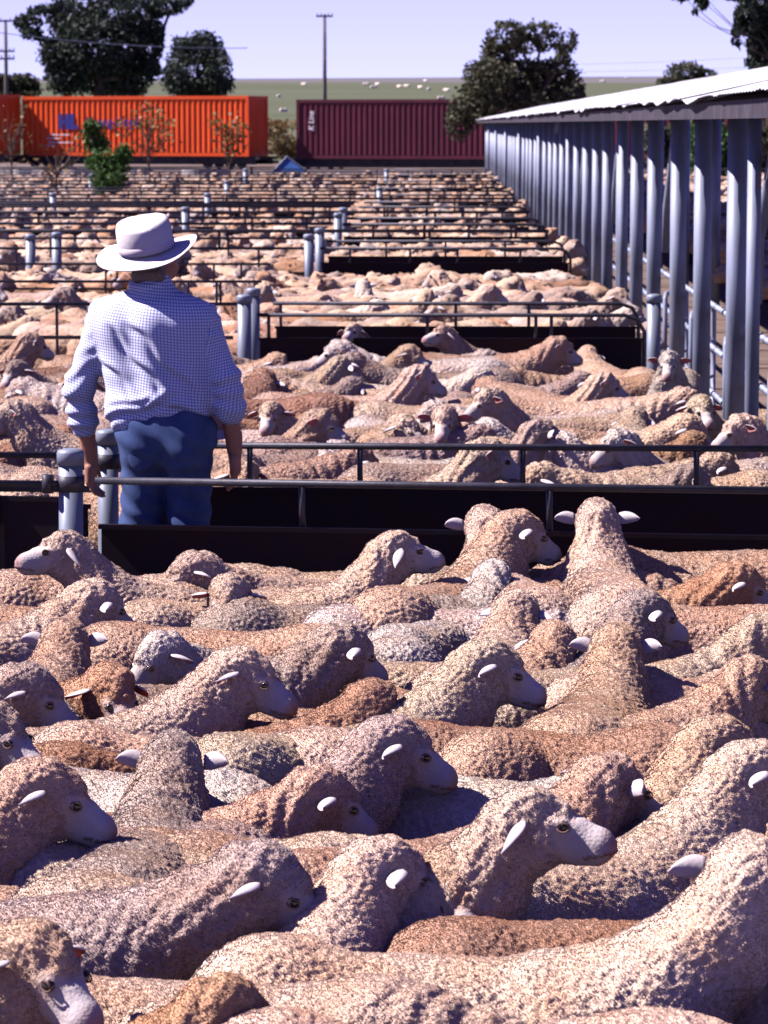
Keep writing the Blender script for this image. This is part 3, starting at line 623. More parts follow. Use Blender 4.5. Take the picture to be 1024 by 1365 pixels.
for i, y in enumerate(YF):
    w_ = .25 * y * .5 + 2
    fence(-1.28, y, XR, y, 'right run of the %s rail counted from the front' % ordn[i], (.85,) if i % 2 else (.85, .5), .67 if i % 2 == 0 else None, (.15, .4, .62, .85), .024, bend_r=i < 3, n=6)
    fence(-1.42, y + .3, -w_ - 3, y + .3, 'left run of the %s rail counted from the front' % ordn[i], (.85, .5), .64 if i % 2 else None, [rnd.uniform(.02, .98) for _ in range(6)], .024, n=6)
    if i in (1, 4, 7): post(-1.35 + .25 * (i == 4), y, 1.0, .06, label='post at the middle of the %s rail counted from the front' % ordn[i])
    if i % 2: post(-1.9 - y * .035, y + .3, 1.0, .06, label='post in the left run of the %s rail counted from the front' % ordn[i])
    if i in (3, 6, 8): post(-2.5 - y * .07, y + .3, 1.0, .06, label='outer left post in the %s rail counted from the front' % ordn[i])
for i, (y, x0, x1) in enumerate([(29.5, -1.5, -9), (33.2, -1.6, -9), (43.5, 1.4, -10), (52.8, 1.4, -11), (58.2, -1.4, -12), (62.5, 1.4, -13), (69.5, 1.4, -14), (77.5, 1.4, -15), (87, 1.4, -16), (97, 1.4, -17), (108, 1.4, -18)]):
    fence(x0, y, x1, y, 'thin dark cross rail, %s one counted from the man outward' % (['first', 'second', 'third', 'fourth'] + ordn)[i], (.86, .62), None, [rnd.uniform(.03, .97) for _ in range(9)], .014 + .012 * (i > 1), n=6, group='thin cross rails of the yards')
for i, y in enumerate([27, 33, 41, 52, 66, 84, 104]):
    fence(3.75, y, 4.2 + y * .13, y, '%s rail in the pens beyond the shed' % (['first'] + ['second', 'third', 'fourth'] + ordn)[i], (.85, .5), .48, (.1, .25, .4, .55, .7, .85), .016, n=6, group='rails in the pens beyond the shed')
# ---------------------------------------------------------------- the long shed
shed = tag(empty('walkway_shed', (0, 0, 0)), 'long low open shed with pale bent zinc roof on round steel pillars', 'shed')
XP, XE, XRIDGE, ZE, ZR = 1.80, 1.45, 3.7, 2.350, 2.83
def pillar_mesh(r, h):
    return MB().tube([(0, 0, 0), (0, 0, h)], r, 18).mesh('pillar', M['galv_pale'], True)
PM = [pillar_mesh(.060, 2.29), pillar_mesh(.038, 2.29)]
for s_, xx in enumerate((XP, 3.35)):
    k = 0; y = 12.9
    while y < 129:
        if s_ == 0 or k % 2: link('pillar', PM[0], shed, (xx, y, 0))
        if s_ == 0 and k % 5 == 2: link('pillar', PM[1], shed, (xx - .10, y + .55, 0))
        k += 1; y += (2.62 if y < 60 else 2.9) * (1 + .10 * math.sin(k * 2.3))
for x, z0, z1 in ((XP, 2.292, 2.36), (3.35, 2.292, 2.36)): MB().box(x - .05, x + .05, 9.5, 129.6, z0, z1).build('beam', M['darkbeam'], shed)
rm = MB().add([(XE + .05, -.03, ZE - .03), (XRIDGE, -.03, ZR - .09), (XE + .05, .03, ZE - .03), (XRIDGE, .03, ZR - .09), (XE + .05, -.03, ZE - .11), (XRIDGE, -.03, ZR - .18), (XE + .05, .03, ZE - .11), (XRIDGE, .03, ZR - .18)],
              [(0, 1, 3, 2), (4, 6, 7, 5), (0, 4, 5, 1), (2, 3, 7, 6), (0, 2, 6, 4), (1, 5, 7, 3)]).mesh('rafter', M['darkbeam'])
y = 10.3
while y < 129: link('rafter', rm, shed, (0, y, 0)); y += 1.31
MB().box(XE + .01, XE + .045, 9.5, 129.6, ZE - .125, ZE - .035).build('eave_batten', M['darkbeam'], shed)
for i, x in enumerate((2.1, 2.9)):
    z = ZE + (ZR - ZE) * (x - XE) / (XRIDGE - XE); MB().box(x - .03, x + .03, 9.5, 129.6, z - .09, z - .04).build('purlin', M['darkbeam'], shed)
for k, y in enumerate([18.2, 26.0, 33.9, 41.7, 52, 63]):
    MB().tube([(XP - .01, y, 2.25), (XP - .01, y + 1.1, 1.55), (XP - .01, y + 1.18, 1.2)], .03, 8).build('brace', M['galv'], shed, True)
def roof_sheet(seed):
    rs = np.random.RandomState(seed); nx, ny = 14, 91; W_ = 1.32; mb = MB(); v = []
    dent = [(rs.rand() * W_, rs.rand() * .5, .14 + rs.rand() * .25, rs.uniform(-.038, .035)) for _ in range(3)]
    for i in range(nx):
        u = (i / (nx - 1)) ** 1.5; x = XE - .04 + (XRIDGE - XE + .04) * u
        for j in range(ny):
            t = j / (ny - 1) * W_; z = ZE + (ZR - ZE) * (x - XE) / (XRIDGE - XE) + 0.003 * math.sin(t / W_ * 2 * math.pi * 8)
            e = sum(a * math.exp(-((t - c0) ** 2 + ((x - XE) - c1) ** 2) / (r_ * r_)) for c0, c1, r_, a in dent) * max(0., math.sin(math.pi * t / W_)) ** .5 * (1 - u) ** 2
            v.append((x, t, z + e))
    f = [(i * ny + j, (i + 1) * ny + j, (i + 1) * ny + j + 1, i * ny + j + 1) for i in range(nx - 1) for j in range(ny - 1)]
    mb.add(v, f); return mb.mesh('roof_sheet', M['roof'], True)
RS = [roof_sheet(s) for s in range(7)]; rr = random.Random(3)
y = 9.6
while y < 129:
    o = link('roof_sheet', RS[rr.randrange(7)], shed, (rr.uniform(-.006, .006), y, rr.uniform(-.004, .004) + .002)); y += 1.315
for z in (.30, .62, .92):
    MB().tube([(XP + .16, 11, z), (XP + .16, 129, z)], .022, 8).build('side_rail', M['galv_pale'], shed, True)
# short white pipe gates leaning between the near pillars
def side_gate(y, label, L=1.2):
    g = tag(empty('walkway_gate', (XP - .02, y, 0), R(78)), label, 'gate', 'pale pipe gates along the shed')
    MB().tube([(0, 0, .12), (0, 0, .84), (.04, 0, .88), (L, 0, .88), (L, 0, .12), (0, 0, .12)], .019, 8).build('frame', M['galv_pale'], g, True)
    for z in (.36, .62): MB().tube([(0, 0, z), (L, 0, z)], .013, 8).build('rail', M['galv_pale'], g, True)
    return g
side_gate(14.3, 'pale pipe gate at the right edge, nearest along the shed'); side_gate(18.4, 'pale pipe gate with rounded corners between the second and third pillars'); side_gate(21.3, 'pale pipe gate third from the front along the shed'); side_gate(24.2, 'pale pipe gate behind the rounded corner post of the yards'); side_gate(27, 'pale pipe gate fifth from the front along the shed')
# ---------------------------------------------------------------- the sheep: ten near poses with strands of fleece, four plainer far ones
HS = .89                                                   # head size
FLEECE = {'cream': (.78, .575, .41), 'tan': (.68, .46, .315), 'brown': (.47, .29, .195), 'grey': (.54, .41, .33), 'white': (.84, .70, .58), 'ginger': (.57, .34, .205)}
FIBRE_SHADE = .66      # fleece without fibres: the shade they would throw is darkened into its colour
POSES = {  # head position, head turn, head pitch, girth
    'A': ((.57, 0, .755), 0.0, -.30, 1.12), 'K': ((.61, 0, .685), 0.0, -.25, 1.10), 'B': ((.58, .05, .725), .8, -.28, .95), 'D': ((.53, .09, .765), 1.5, -.2, .92), 'E': ((.64, 0, .67), .1, -.35, .94),
    'F': ((.63, .08, .665), .6, -.40, .90), 'G': ((.67, 0, .62), -.15, -.45, .95), 'H': ((.63, 0, .44), .2, -1.0, 1.0), 'I': ((.58, 0, .765), .2, .06, .92), 'J': ((.61, .1, .42), .5, -1.1, .92)}
eye_me = MB().lathe((0, 0, 0), [(.0005, -.0115), (.0065, -.0095), (.0105, -.0045), (.0115, 0), (.0105, .0045), (.0065, .0095), (.0005, .0115)], 10).mesh('eye', M['eye'], True)
lid_mb = MB()
for sgn in (1, -1):
    lid_mb.tube([(math.cos(a) * .0128, -.0005 + .003 * math.sin(math.pi * k / 8), math.sin(a) * .0095) for k in range(9) for a in [math.pi * k / 8 * sgn]], [.001] + [.0022] * 7 + [.001], 6)
lid_me = lid_mb.mesh('eyelid', M['lid'], True)
VAR = {}
def make_variant(key, vox, seed, strands, prefix, lump=1.0):
    hp, yaw, pitch, fat = POSES[key]
    me, H, data = make_sheep_mesh('sheep', Vector(hp), yaw, pitch, vox, seed, fat, lump * (.6 if strands else 1))
    me.materials.append(M['wool'])
    root = bpy.data.objects.new('sheep', me); kids = []
    if strands:
        cu = make_fleece('fleece', data, seed, *strands); cu.materials.append(M['fleece'])
        kids.append(('fleece', cu, Matrix()))
    for sd in (1, -1):
        em = ear_mesh('ear', sd, .074 + .006 * (seed % 3), .027 if key in 'ADK' else .031, random.Random(seed + sd).uniform(-.05, .2) if key in 'ADK' else random.Random(seed + sd).uniform(.30, .75), R(12) if key in 'ADK' else R(52)); em.materials.append(M['ear_in']); em.materials.append(M['ear_out'])
        ey = surface_y(data[4] + data[6], H, -.03 * HS, .02 * HS, sd, .03); kids.append(('ear', em, H @ Matrix.Translation((0, sd * ey, 0)) @ Matrix.Scale(HS, 4)))
        if prefix == 'near':
            He = H @ Matrix.Translation((.083 * HS, sd * (surface_y(data[6], H, .084 * HS, .014 * HS, sd) - .0068), .012 * HS))
            kids.append(('eye', eye_me, He)); kids.append(('eyelid', lid_me, He @ Matrix.Translation((0, sd * .0095, 0))))
    VAR[prefix + key] = (root, kids, H)
    return VAR[prefix + key]
_t = time.time()
for i, k in enumerate(POSES): make_variant(k, .0066, 11 + i, (.0145, 30, 0.0105, .00062), 'near')
for i, k in enumerate('ABEGJ'): make_variant(k, .015, 31 + i, None, 'mid', 1.3)
print('variants', round(time.time() - _t, 1))
SHEEP = []; SHEEPO = []
def put_sheep(prefix, key, loc, heading, size, mirror, colour, label, group):
    root, kids, H = VAR[prefix + key]
    o = root.copy(); C.objects.link(o)
    o.location = loc; o.rotation_euler[2] = heading; o.scale = (size, -size if mirror else size, size)
    rnd = random.Random(int(loc[0] * 1000) * 31 + int(loc[1] * 1000)); j = [rnd.uniform(.92, 1.08) for _ in range(3)]
    k_b = 1 if prefix == 'near' else FIBRE_SHADE
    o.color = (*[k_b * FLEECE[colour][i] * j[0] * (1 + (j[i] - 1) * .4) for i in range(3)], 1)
    tag(o, label, 'sheep', group)
    for nm, data, mtx in kids:
        c = bpy.data.objects.new(nm, data); C.objects.link(c); c.parent = o; c.matrix_local = mtx
        if nm == 'fleece': c.color = o.color
    SHEEP.append((loc[0], loc[1], heading)); SHEEPO.append(o); return o
def by_head(px, py, heading, key, mirror=False, size=.95):
    """ground position of a sheep whose head stands at photo pixel (px, py)"""
    hp = POSES[key][0]; p = at(px, py, (hp[2] + .03) * size); h = R(heading); y = -hp[1] if mirror else hp[1]
    return Vector((p.x - size * (hp[0] * math.cos(h) - y * math.sin(h)), p.y - size * (hp[0] * math.sin(h) + y * math.cos(h)), 0))
# ---------------------------------------------------------------- the front pen: every sheep read off the photograph
G1 = 'sheep in the nearest pen'
FRONT = [  # px, py of the head, heading, pose, mirrored, fleece, size, label
    (712, 1085, -4, 'I', True, 'cream', 1.0, 'big cream sheep in profile facing right with bright white ear, low right of centre'),
    (352, 1165, -6, 'E', True, 'grey', 1.0, 'greyish sheep low at left in profile facing right, with pale face and white ear'),
    (995, 1150, -3, 'D', False, 'cream', 1.0, 'long cream sheep across the bottom right, its neck rising at the right edge'),
    (52, 1270, 4, 'B', True, 'tan', .98, 'tan sheep cut by the bottom left corner, looking down right with a red inner ear'),
    (300, 1345, 28, 'E', False, 'ginger', .92, 'ginger woolly poll poking up at the bottom edge, left of centre'),
    (606, 1172, -40, 'F', True, 'tan', .95, 'tan sheep seen from above and behind with one ear raised, beneath the big cream profile'),
    (515, 1150, 68, 'B', True, 'cream', .93, 'cream sheep with two white ears spread wide, just left of the big cream profile'),
    (815, 1040, 40, 'K', False, 'tan', .98, 'tan sheep seen from behind, right ear lit, just right of the big cream profile'),
    (528, 985, 48, 'B', True, 'grey', .96, 'dark grey sheep facing right with small white ear, in middle of the front pen'),
    (428, 1055, 12, 'E', False, 'tan', .92, 'tan sheep with a low dark muzzle pointing right, between two grey sheep'),
    (232, 1010, 86, 'K', False, 'grey', .97, 'dark grey sheep seen from behind, both ears out, at left of the front pen'),
    (62, 1045, 42, 'B', True, 'tan', 1.0, 'tan curly sheep at the left edge facing right with one oval white ear'),
    (655, 880, 46, 'B', True, 'cream', .98, 'cream profile facing right with shaded face and triangular ear, above the big cream one'),
    (822, 858, 80, 'K', True, 'tan', .97, 'tan sheep seen from behind with deeply crimped neck and its right ear lit'),
    (862, 810, 68, 'B', True, 'grey', .93, 'grey sheep with its dark face toward the right, behind the crimped tan one'),
    (806, 755, -30, 'E', False, 'tan', .92, 'tan sheep with long pink ear and pale face, below the upright one at the rail'),
    (985, 772, 8, 'E', True, 'ginger', .92, 'ginger sheep at the right edge with a red ear in shade'),
    (795, 688, 92, 'A', False, 'cream', 1.02, 'upright cream sheep seen from behind at the rail with both white ears out'),
    (692, 702, 66, 'B', True, 'tan', 1.03, 'tan sheep against the dark gate with head turned right, right one of two touching heads'),
    (645, 696, 100, 'A', False, 'cream', .99, 'cream sheep against the dark gate, left ear out, left of two touching heads'),
    (530, 728, 24, 'I', True, 'cream', .96, 'cream sheep against the dark gate facing right with shaded face and blue-white ear'),
    (658, 770, 70, 'E', False, 'white', .93, 'white woolly head with a drooping left ear, under the two touching heads'),
    (692, 812, 76, 'E', True, 'cream', .92, 'cream sheep with creased neck and ear to the right, seen from behind in mid pen'),
    (738, 852, 50, 'F', False, 'tan', .90, 'round tan woolly head between the creased neck and the crimped tan sheep'),
    (458, 858, 34, 'E', True, 'grey', .96, 'grey cream sheep looking away right with two pale ears, in mid pen'),
    (326, 890, 30, 'B', True, 'cream', .97, 'cream sheep with a sunlit white face and nose pointing right, ear out to the left'),
    (212, 868, 218, 'E', False, 'white', .90, 'white faced sheep looking down left with a red inner ear'),
    (150, 915, -28, 'F', True, 'ginger', .93, 'ginger sheep with a red left ear and half shaded white face'),
    (88, 850, 84, 'K', True, 'tan', .94, 'tan sheep seen from behind with two folded ears, at the left of the pen'),
    (128, 798, 40, 'E', True, 'cream', .96, 'cream sheep with dark shaded cheek and one white ear, upper left of the pen'),
    (84, 728, 186, 'I', False, 'cream', .96, 'cream sheep facing left with its long white nose raised, beside the grey post'),
    (256, 758, 205, 'E', True, 'cream', .93, 'cream sheep looking down left, rear one of the white faced pair left of centre'),
    (305, 790, 262, 'E', False, 'cream', .93, 'cream sheep with white face toward the camera, front of the pair left of centre'),
    (38, 915, -14, 'E', False, 'grey', .97, 'grey woolly sheep at the left edge with a dark shaded face and narrow white ear'),
    (-5, 965, 15, 'B', True, 'grey', .95, 'sheep cut by the left edge with only its dark lavender muzzle showing'),
    (500, 935, 24, 'F', False, 'ginger', .93, 'ginger necked sheep with ear laid right, just behind the dark grey one mid pen'),
    (962, 985, 62, 'B', True, 'tan', .96, 'tan sheep at right with lit round ear, behind the last one at the edge'),
    (1010, 1020, 50, 'B', True, 'cream', .98, 'cream sheep cut by the right edge with its white ear curled forward'),
    (1000, 905, 40, 'E', False, 'tan', .96, 'tan sheep at the right edge with long creases on its neck'),
    (1020, 845, 30, 'K', True, 'cream', .95, 'cream sheep cut by the right edge with only the curly neck in view'),
]
for px, py, hd, key, mir, col, size, lab in FRONT:
    loc = by_head(px, py, hd, key, mir, size); put_sheep('near', key, loc, R(hd), size, mir, col, lab, G1)
BACKS = [  # px, py of the middle of the back, heading, fleece, size, label
    (300, 1300, -4, 'cream', .96, 'cream sheep with only its broad back in view, bottom left under the greyish profile'),
    (640, 1350, 3, 'cream', 1.0, 'pale sheep with only its back in view along the bottom edge'),
    (900, 1385, 12, 'ginger', .97, 'ginger back at the bottom right corner'),
    (835, 1215, 14, 'brown', .95, 'reddish brown back between the big cream profile and the long cream sheep'),
    (95, 1170, -8, 'tan', .97, 'tan grey back at the left, under the curly tan sheep'),
    (270, 1120, 12, 'cream', .95, 'yellowish cream back just behind the greyish profile'),
    (465, 1115, -5, 'tan', .95, 'tan back in the middle, under the low dark muzzle'),
    (660, 1022, -16, 'white', .98, 'bright white back behind the big cream profile'),
    (955, 1115, 18, 'tan', .94, 'tan back at the right edge above the long cream sheep'),
    (735, 965, -4, 'brown', .97, 'long brown back right of centre, below the profile with the triangular ear'),
    (280, 968, -2, 'cream', .97, 'long cream back at the left, behind the dark grey one seen from behind'),
    (400, 935, 10, 'tan', .93, 'tan back in the centre left, below the sunlit white face'),
    (600, 805, 8, 'white', .95, 'white back left of the creased neck'),
    (460, 795, 12, 'grey', .97, 'dark grey rounded back in the upper middle of the pen'),
    (430, 755, 172, 'cream', .95, 'striped cream rump against the dark gate'),
    (300, 832, -4, 'tan', .95, 'tan back under the pair of white faces'),
    (360, 775, 4, 'cream', .93, 'cream back right of the pair of white faces'),
    (930, 728, 180, 'tan', 1.04, 'long tan back along the rail at the right'),
    (960, 800, 176, 'tan', .95, 'tan back at the right, under the ginger head'),
    (905, 890, 30, 'cream', .95, 'cream back with a dark gap beside it, right of the crimped tan sheep'),
    (150, 760, 2, 'cream', .95, 'cream back left of the pair of white faces'),
    (30, 800, -6, 'tan', .95, 'tan back at the left edge, upper part of the pen'),
    (560, 870, 4, 'cream', .93, 'cream back in the middle, beneath the white back'),
    (200, 1075, 10, 'brown', .93, 'brown back below the dark grey one seen from behind'),
    (20, 1110, -6, 'grey', .93, 'grey back at the left edge'),
    (880, 1060, 86, 'cream', .93, 'pale cream rump right of the tan one seen from behind'),
    (740, 765, 12, 'tan', .95, 'tan back under the upright cream sheep'),
]
def by_back(px, py, heading, size=.95):
    p = at(px, py, .655 * size); return Vector((p.x, p.y, 0))
for i, (px, py, hd, col, size, lab) in enumerate(BACKS):
    put_sheep('near', 'HJG'[i % 3] if i % 3 < 2 else 'H', by_back(px, py, hd, size), R(hd), size, i % 2 == 1, col, lab, G1)
# ---------------------------------------------------------------- the second pen
G2 = 'sheep in the second pen'
SECOND = [
    (592, 556, 262, 'A', False, 'cream', .95, 'white faced sheep with red ears looking at the camera over the second gate'),
    (540, 566, 275, 'B', False, 'cream', .93, 'sheep with a half shaded face looking toward the camera, left of the white faced one'),
    (745, 590, 190, 'B', True, 'white', .95, 'sheep with a dark shaded face pointing left behind the second gate'),
    (822, 588, 205, 'A', True, 'white', .93, 'white polled sheep with a red ear right behind the second gate'),
    (892, 480, 262, 'A', True, 'white', .93, 'white faced sheep with a red ear looking toward the camera near the shed pillars'),
    (470, 440, 240, 'I', False, 'cream', .93, 'sheep with raised head and both ears out before the paired posts, left one'),
    (590, 443, 200, 'I', False, 'tan', .95, 'tan sheep with raised head looking left before the double rail'),
    (548, 470, 20, 'B', True, 'tan', .93, 'tan sheep with shaded cheek right below the one with the raised head'),
    (935, 540, 240, 'B', False, 'cream', .95, 'cream sheep with a red ear and dark face at the right, near the pillars'),
    (985, 568, 200, 'A', True, 'cream', .95, 'cream sheep at the right edge with a red ear, nearest the second gate'),
    (360, 548, 215, 'B', False, 'cream', .93, 'cream sheep looking down left, just right of the arm of the man'),
    (430, 560, -20, 'A', True, 'tan', .93, 'tan sheep with a shaded muzzle pointing right, right of the man'),
    (15, 548, 185, 'A', True, 'cream', .95, 'sheep with a red ear at the left edge, beyond the gate'),
    (44, 455, 20, 'A', True, 'tan', .95, 'curly tan head at the left, before the two railed fence'),
    (650, 478, 8, 'G', False, 'white', .93, 'bright white low sheep in the upper middle of the second pen'),
    (430, 488, 10, 'G', True, 'white', .93, 'pale sheep with its ear lit, right of the shoulder of the man'),
    (20, 492, 200, 'B', False, 'grey', .95, 'grey sheep with pale ear by the left edge of the second pen'),
    (960, 620, 15, 'G', False, 'cream', .95, 'cream sheep with dark shaded head behind the right end of the second gate'),
    (655, 612, 4, 'A', True, 'cream', 1.0, 'long sunlit cream sheep with creased neck just behind the second gate'),
    (480, 612, 30, 'G', False, 'tan', .97, 'tan sheep with a deeply curled fleece just behind the second gate'),
    (330, 620, 10, 'G', True, 'cream', .95, 'cream sheep just right of the hanging hand of the man'),
]
for px, py, hd, key, mir, col, size, lab in SECOND:
    loc = by_head(px, py, hd, key, mir, size)
    if loc.y < YF2 + .35: loc.y = YF2 + .38
    put_sheep('near', key, loc, R(hd), size, mir, col, lab, G2)
# ---------------------------------------------------------------- pack the rest of the yards
rnd = random.Random(77)
def free(x, y, hd, sx=.66, sy=.30):
    for a, b, h in SHEEP:
        dx, dy = x - a, y - b
        if abs(dx) > 1.2 or abs(dy) > 1.2: continue
        for q in (h, hd):
            u, v = dx * math.cos(q) + dy * math.sin(q), -dx * math.sin(q) + dy * math.cos(q)
            if (u / sx) ** 2 + (v / sy) ** 2 < 1: break
        else: continue
        return False
    return True
def pack(y0, y1, x0f, x1f, cw, ch, tight=1.0):
    out = []; y = y0; row = 0
    while y < y1:
        x = x0f(y) + rnd.uniform(0, cw); 
        while x < x1f(y):
            q = rnd.random(); hd = rnd.choice([0, math.pi]) * (rnd.random() < .8) + rnd.gauss(0, .28)
            if q < .22: hd = rnd.uniform(0, 6.28)
            xx, yy = x + rnd.uniform(-.1, .1), y + rnd.uniform(-.06, .06)
            out.append((xx, yy, hd, row)); x += cw * (.72 if q < .22 else 1) * rnd.uniform(.92, 1.1)
        y += ch; row += 1
    return out
LATE = []
cols = ['cream'] * 7 + ['tan'] * 6 + ['white'] * 3 + ['grey'] * 4 + ['brown'] * 2 + ['ginger']
def half_w(y): return y * .1115
def in_view(x, y): return -half_w(y) * 1.16 - .5 < x - 0 - y * -.0154 < half_w(y) * 1.0 + .45
# front-pen gap fillers: heads-down sheep
for x, y, hd, row in pack(5.2, 12.3, lambda y: -y * .14 - .8, lambda y: min(XR - .1, y * .115 + .8), .8, .40):
    if free(x, y, hd, .60, .34) and abs(x) < 3:
        col = rnd.choice(cols); p = pix((x, y, .64))
        put_sheep('near', 'HJG'[int(rnd.random() * 2)], (x, y, 0), hd, rnd.uniform(.82, .97), rnd.random() < .5, col,
                  None, 'backs wedged between the sheep of the nearest pen'); LATE.append((SHEEPO[-1], '%s strip of sheep back wedged in the nearest pen' % col, p[0]))
# second pen
ORD = ['first', 'second', 'third', 'fourth', 'fifth', 'sixth', 'seventh', 'eighth', 'ninth', 'tenth', 'eleventh', 'twelfth', 'thirteenth', 'fourteenth', 'fifteenth', 'sixteenth', 'seventeenth', 'eighteenth', 'nineteenth', 'twentieth']
def look(hd):
    a = math.degrees(hd) % 360
    return 'facing right' if a < 45 or a > 315 else 'seen from behind' if a < 135 else 'facing left' if a < 225 else 'facing the camera'
items = [t for t in pack(YF2 + .45, YF3A - .35, lambda y: -y * .13 - 1.2, lambda y: min(XR - .25, 9), .90, .43) if free(t[0], t[1], t[2], .66, .34)]
cnt = {}
for x, y, hd, row in items:
    cnt[row] = cnt.get(row, 0) + 1; col = rnd.choice(cols); key = rnd.choice('ABKEFFFGGGHHHJJ')
    if abs(math.sin(hd)) > .6 and key in 'HJ': key = 'G'
    lab = '%s sheep %s, %s from left in %s row behind second gate' % (col, look(hd), ORD[min(cnt[row] - 1, 19)], (ORD + ['twenty-first', 'twenty-second', 'twenty-third', 'twenty-fourth'])[row])
    put_sheep('near', key, (x, y, 0), hd, rnd.uniform(.84, 1.03), rnd.random() < .5, col, lab, G2)
n_single = len(SHEEP)
# third pen and beyond: singles up to the three hundredth in view, the rest as one mass per pen
far = []
edges = [YF3B] + [YF4A] + [YF4B] + YF + [107.5]
for i, (a, b) in enumerate(zip(edges, edges[1:])):
    if b - a < 3: continue
    near_ = a < 45
    far += [(x, y, hd, row, i) for x, y, hd, row in pack(a + .45, b - (.9 if b - a > 5 else .7), lambda y: -half_w(y) * 1.16 - 2.2, lambda y: XR - .25, .86 if near_ else .98, .46 if near_ else .56)]
right = []
for a, b in zip([22, 27, 33, 41, 52, 66, 84], [26.6, 32.6, 40.5, 51.5, 65, 83, 103]):
    right += [(x, y, hd, row, 50) for x, y, hd, row in pack(a + .4, b - .4, lambda y: 3.9, lambda y: half_w(y) + 1.4, .95, .6)]
seen = [t for t in SHEEP if in_view(t[0], t[1])]
allow = 296 - len(seen)
print('near sheep', n_single, 'in view', len(seen))
far.sort(key=lambda t: t[1]); both = sorted(far + right, key=lambda t: t[1])
mass = []; MK = {'A': 'A', 'K': 'E', 'B': 'B', 'D': 'B', 'E': 'E', 'F': 'E', 'G': 'G', 'H': 'J', 'J': 'J'}
for x, y, hd, row, pen in both:
    vis = in_view(x, y)
    if allow > 0 and vis:
        allow -= 1; col = rnd.choice(cols); key = MK[rnd.choice('AABEEGGGJJJJ')]
        where = 'beyond the shed' if pen == 50 else 'in the third pen' if pen == 0 else 'beyond the third pen'
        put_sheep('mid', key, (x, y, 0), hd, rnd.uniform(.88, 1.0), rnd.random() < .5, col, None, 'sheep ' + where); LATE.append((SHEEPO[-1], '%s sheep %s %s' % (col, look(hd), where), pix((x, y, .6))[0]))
    else: mass.append((x, y, hd, pen))
ONES = ORD[:9]; TENS = [('twenty', 'twentieth'), ('thirty', 'thirtieth'), ('forty', 'fortieth'), ('fifty', 'fiftieth'), ('sixty', 'sixtieth')]
def ordinal(n): return ORD[n - 1] if n <= 20 else TENS[n // 10 - 2][1] if n % 10 == 0 else TENS[n // 10 - 2][0] + '-' + ONES[n % 10 - 1]
for base in sorted({t[1] for t in LATE}):
    q = sorted([t for t in LATE if t[1] == base], key=lambda t: t[2])
    for k_, (o, _, px_) in enumerate(q):
        if len(q) == 1: o['label'] = 'the only ' + base
        else: o['label'] = '%s, %s of those from the left' % (base, ordinal(k_ + 1))
print('mass', len(mass))
# low sheep for the far mass (all real bodies, joined)
def wool_mass():
    m = M['wool'].copy(); m.name = 'far_fleece'; n = m.node_tree.nodes; l = m.node_tree.links
    oi = [x for x in n if x.bl_idname == 'ShaderNodeObjectInfo'][0]; a = n.new('ShaderNodeAttribute'); a.attribute_name = 'tone'
    for lk in list(oi.outputs['Color'].links): l.new(a.outputs['Color'], lk.to_socket)
    return m
M['wool_mass'] = wool_mass()
LOW = []
for k, vox in (('A', .045), ('E', .045), ('G', .045), ('J', .045), ('B', .045)):
    hp, yaw, pitch, fat = POSES[k]; W, S, H = sheep_prims(Vector(hp), yaw, pitch, fat, False)
    S += xf_prims([ell((-.02, .10, .02), (.018, .045, .022)), ell((-.02, -.10, .02), (.018, .045, .022))], H)
    P, F = sdf_mesh(W + S, vox, .03, .30)
    dw = field(W, P, .05); ds = field(S, P, .03); LOW.append((P, F, np.clip((ds - dw) / .02 + .5, 0, 1)))
print('low verts', [len(l[0]) for l in LOW])
def mass_object(name, items, label_kind):
    PV, PF, PW_, PT = [], [], [], []; n0 = 0; rs = np.random.RandomState(len(items))
    for x, y, hd, pen in items:
        P, F, wl = LOW[rs.choice(len(LOW), p=[.07, .2, .28, .4, .05])]; s = rs.uniform(.88, 1.0); c, sn = math.cos(hd), math.sin(hd)
        q = P * s * [1, rs.choice([-1, 1]), 1]; flip = q[0, 1] * P[0, 1] < 0 if abs(P[0, 1]) > 1e-6 else False
        q = q + .012 * rs.randn(*q.shape)
        PV.append(np.stack([q[:, 0] * c - q[:, 1] * sn + x, q[:, 0] * sn + q[:, 1] * c + y, q[:, 2]], 1)); PF.append((F[:, ::-1] if flip else F) + n0); n0 += len(P)
        PW_.append(wl); t = FIBRE_SHADE * np.array(FLEECE[cols[rs.randint(len(cols))]]) * rs.uniform(.85, 1.15); PT.append(np.tile([*t, 1], (len(P), 1)))
    me = mesh_from(name, np.concatenate(PV), np.concatenate(PF), {'wool': np.concatenate(PW_)})
    ca = me.attributes.new('tone', 'FLOAT_COLOR', 'POINT'); ca.data.foreach_set('color', np.concatenate(PT).astype(np.float32).ravel())
    me.materials.append(M['wool_mass']); return tag(link(name, me), kind='stuff')
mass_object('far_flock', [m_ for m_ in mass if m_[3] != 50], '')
mass_object('flock_beyond_shed', [m_ for m_ in mass if m_[3] == 50], '')
